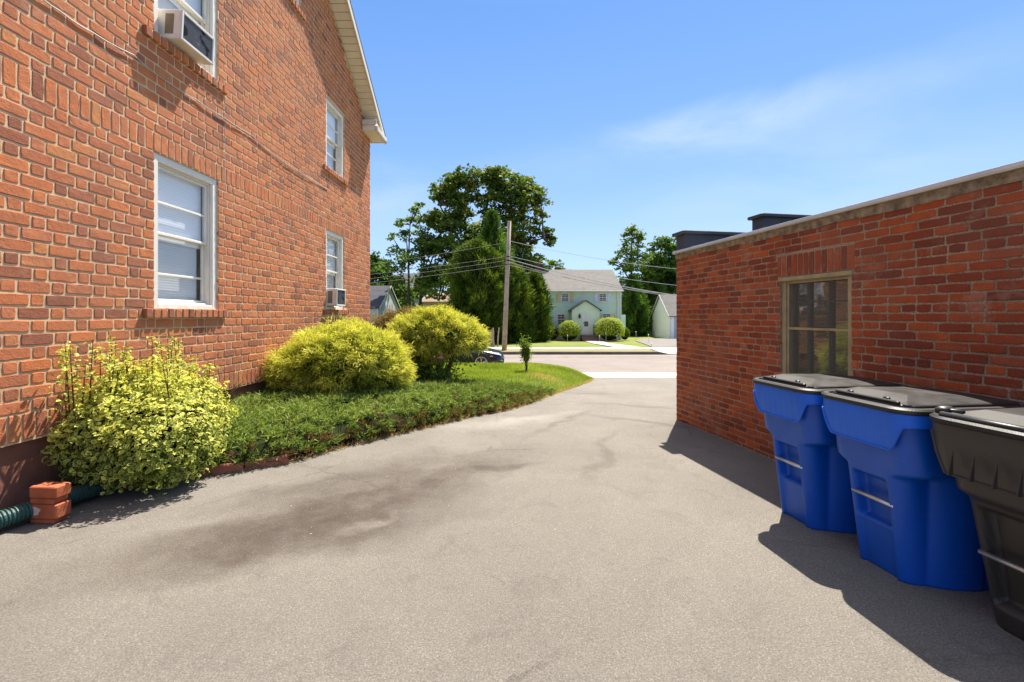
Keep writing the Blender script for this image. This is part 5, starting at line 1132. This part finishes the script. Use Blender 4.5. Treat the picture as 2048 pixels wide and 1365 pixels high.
def conifer(name, px, Y, prof, label, seed, n=15000, mat=leaf_arb, group=None, leaf=.30):
    """prof: list of (z above ground, radius)"""
    X = PX(px, Y); gz = zl(X, Y) if Y > 28 else 0; root = empty(name, (X, Y, gz), 0, label, 'tree', group); lr = np.random.default_rng(seed); r_ = random.Random(seed)
    zsn = [p[0] for p in prof]; H = zsn[-1]; z = H * (1 - np.sqrt(lr.random(n))) if False else lr.random(n) ** 1.15 * H; th = lr.uniform(0, 2 * math.pi, n)
    rad = np.interp(z, zsn, [p[1] for p in prof])
    lum = np.array([1 + .42 * mnoise.noise(Vector((math.cos(t) * 1.9 + seed, math.sin(t) * 1.9, zz * .75))) + .32 * mnoise.noise(Vector((math.cos(t) * 5, math.sin(t) * 5 + seed, zz * 2.0))) for t, zz in zip(th, z)])
    lum = lum + .16 * np.sin(th * 7 + seed + 2.5 * np.sin(z * 1.3)); rr = rad * lum * (1 - .25 * lr.random(n) ** 2) + .12 * lr.normal(size=n)
    p = np.stack([np.cos(th) * rr, np.sin(th) * rr, z], 1); d = np.stack([np.cos(th), np.sin(th), np.full(n, 1.1)], 1) + lr.normal(size=(n, 3)) * .45
    strips('crown', p, d, leaf * lr.uniform(.6, 1.4, n), .075, .35, mat, root, 2, np.clip((lum - .75) * 1.3 + lr.uniform(-.2, .25, n), 0, 1), .3)
    mb = MB(); mb.tube([(0, 0, -.1), (0, 0, H * .5), (0, 0, H * .97)], [.20, .12, .03], 8)
    mb.build('trunk', bark_m, root)
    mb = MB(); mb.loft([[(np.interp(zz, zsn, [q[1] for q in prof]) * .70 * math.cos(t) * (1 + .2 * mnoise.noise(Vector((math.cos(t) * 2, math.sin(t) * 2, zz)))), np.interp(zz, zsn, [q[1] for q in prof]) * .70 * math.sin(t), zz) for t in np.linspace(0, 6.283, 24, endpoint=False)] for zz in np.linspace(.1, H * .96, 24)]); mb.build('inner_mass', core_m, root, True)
G3 = 'tall evergreens left of the mint house'
conifer('arborvitae', 955, 34, [(0, 1.3), (.5, 1.65), (2.5, 1.8), (5.2, 1.75), (6.2, 1.5), (6.9, 1.0), (7.5, .1)], 'biggest broad dark evergreen directly behind the stump', 21, 24000, group=G3)
conifer('arborvitae', 984, 38, [(0, 1.2), (4.5, 1.5), (6.6, 1.5), (7.6, 1.2), (8.5, .7), (9.4, .45), (10.0, .4), (10.7, .08)], 'tallest evergreen with a narrow pointed top rising just left of the utility pole', 28, 16000, group=G3, mat=leaf_dark)
conifer('arborvitae', 1004, 35, [(0, 1.0), (.6, 1.25), (2.5, 1.4), (4.6, 1.3), (5.6, .9), (6.5, .1)], 'middle evergreen directly behind the utility pole', 22, 14000, group=G3)
conifer('arborvitae', 1034, 35.5, [(0, .9), (.6, 1.0), (2.8, .95), (4.2, .8), (5.1, .5), (5.8, .05)], 'narrow evergreen just right of the utility pole', 23, 10000, group=G3)
conifer('arborvitae', 1068, 37, [(0, .9), (.8, 1.15), (2.8, 1.1), (4.0, .85), (4.9, .5), (5.5, .05)], 'loose evergreen touching the left end of the mint house', 24, 11000, group=G3)
conifer('arborvitae', 928, 36, [(0, .8), (.8, 1.0), (3, 1.0), (4.6, .7), (5.8, .1)], 'leftmost evergreen of the row beside the tan house', 25, 10000, group=G3)
conifer('spruce', 1266, 49, [(0, 1.3), (1, 1.5), (3, 1.3), (4.6, .8), (6.4, .1)], 'dark evergreen between the mint house and the white garage', 26, 11000, leaf_dark, leaf=.32)
conifer('spruce', 1300, 53, [(0, 1.6), (1, 1.9), (3, 1.9), (5.0, 1.3), (6.8, .2)], 'dark evergreen rising behind the ridge of the white garage', 27, 11000, leaf_dark, leaf=.34)
# far-off woods
wp = []; r_ = random.Random(4)
for i in range(30000):
    x = r_.uniform(-75, 60); h = 5.0 + 2.5 * mnoise.noise(Vector((x * .12, 0, 0))) + 1.2 * mnoise.noise(Vector((x * .5, 3, 0))); wp.append((x, 84 + r_.uniform(-3, 3), -.8 + h * r_.random() ** .7))
wp = np.array(wp); tag(leaves('far_woods', wp, rng.normal(size=wp.shape) * .6 + np.array([0, -.3, .6]), .75, leaf_dark, None, .8), 'far line of trees closing the view behind the houses', 'woods', kind='stuff')
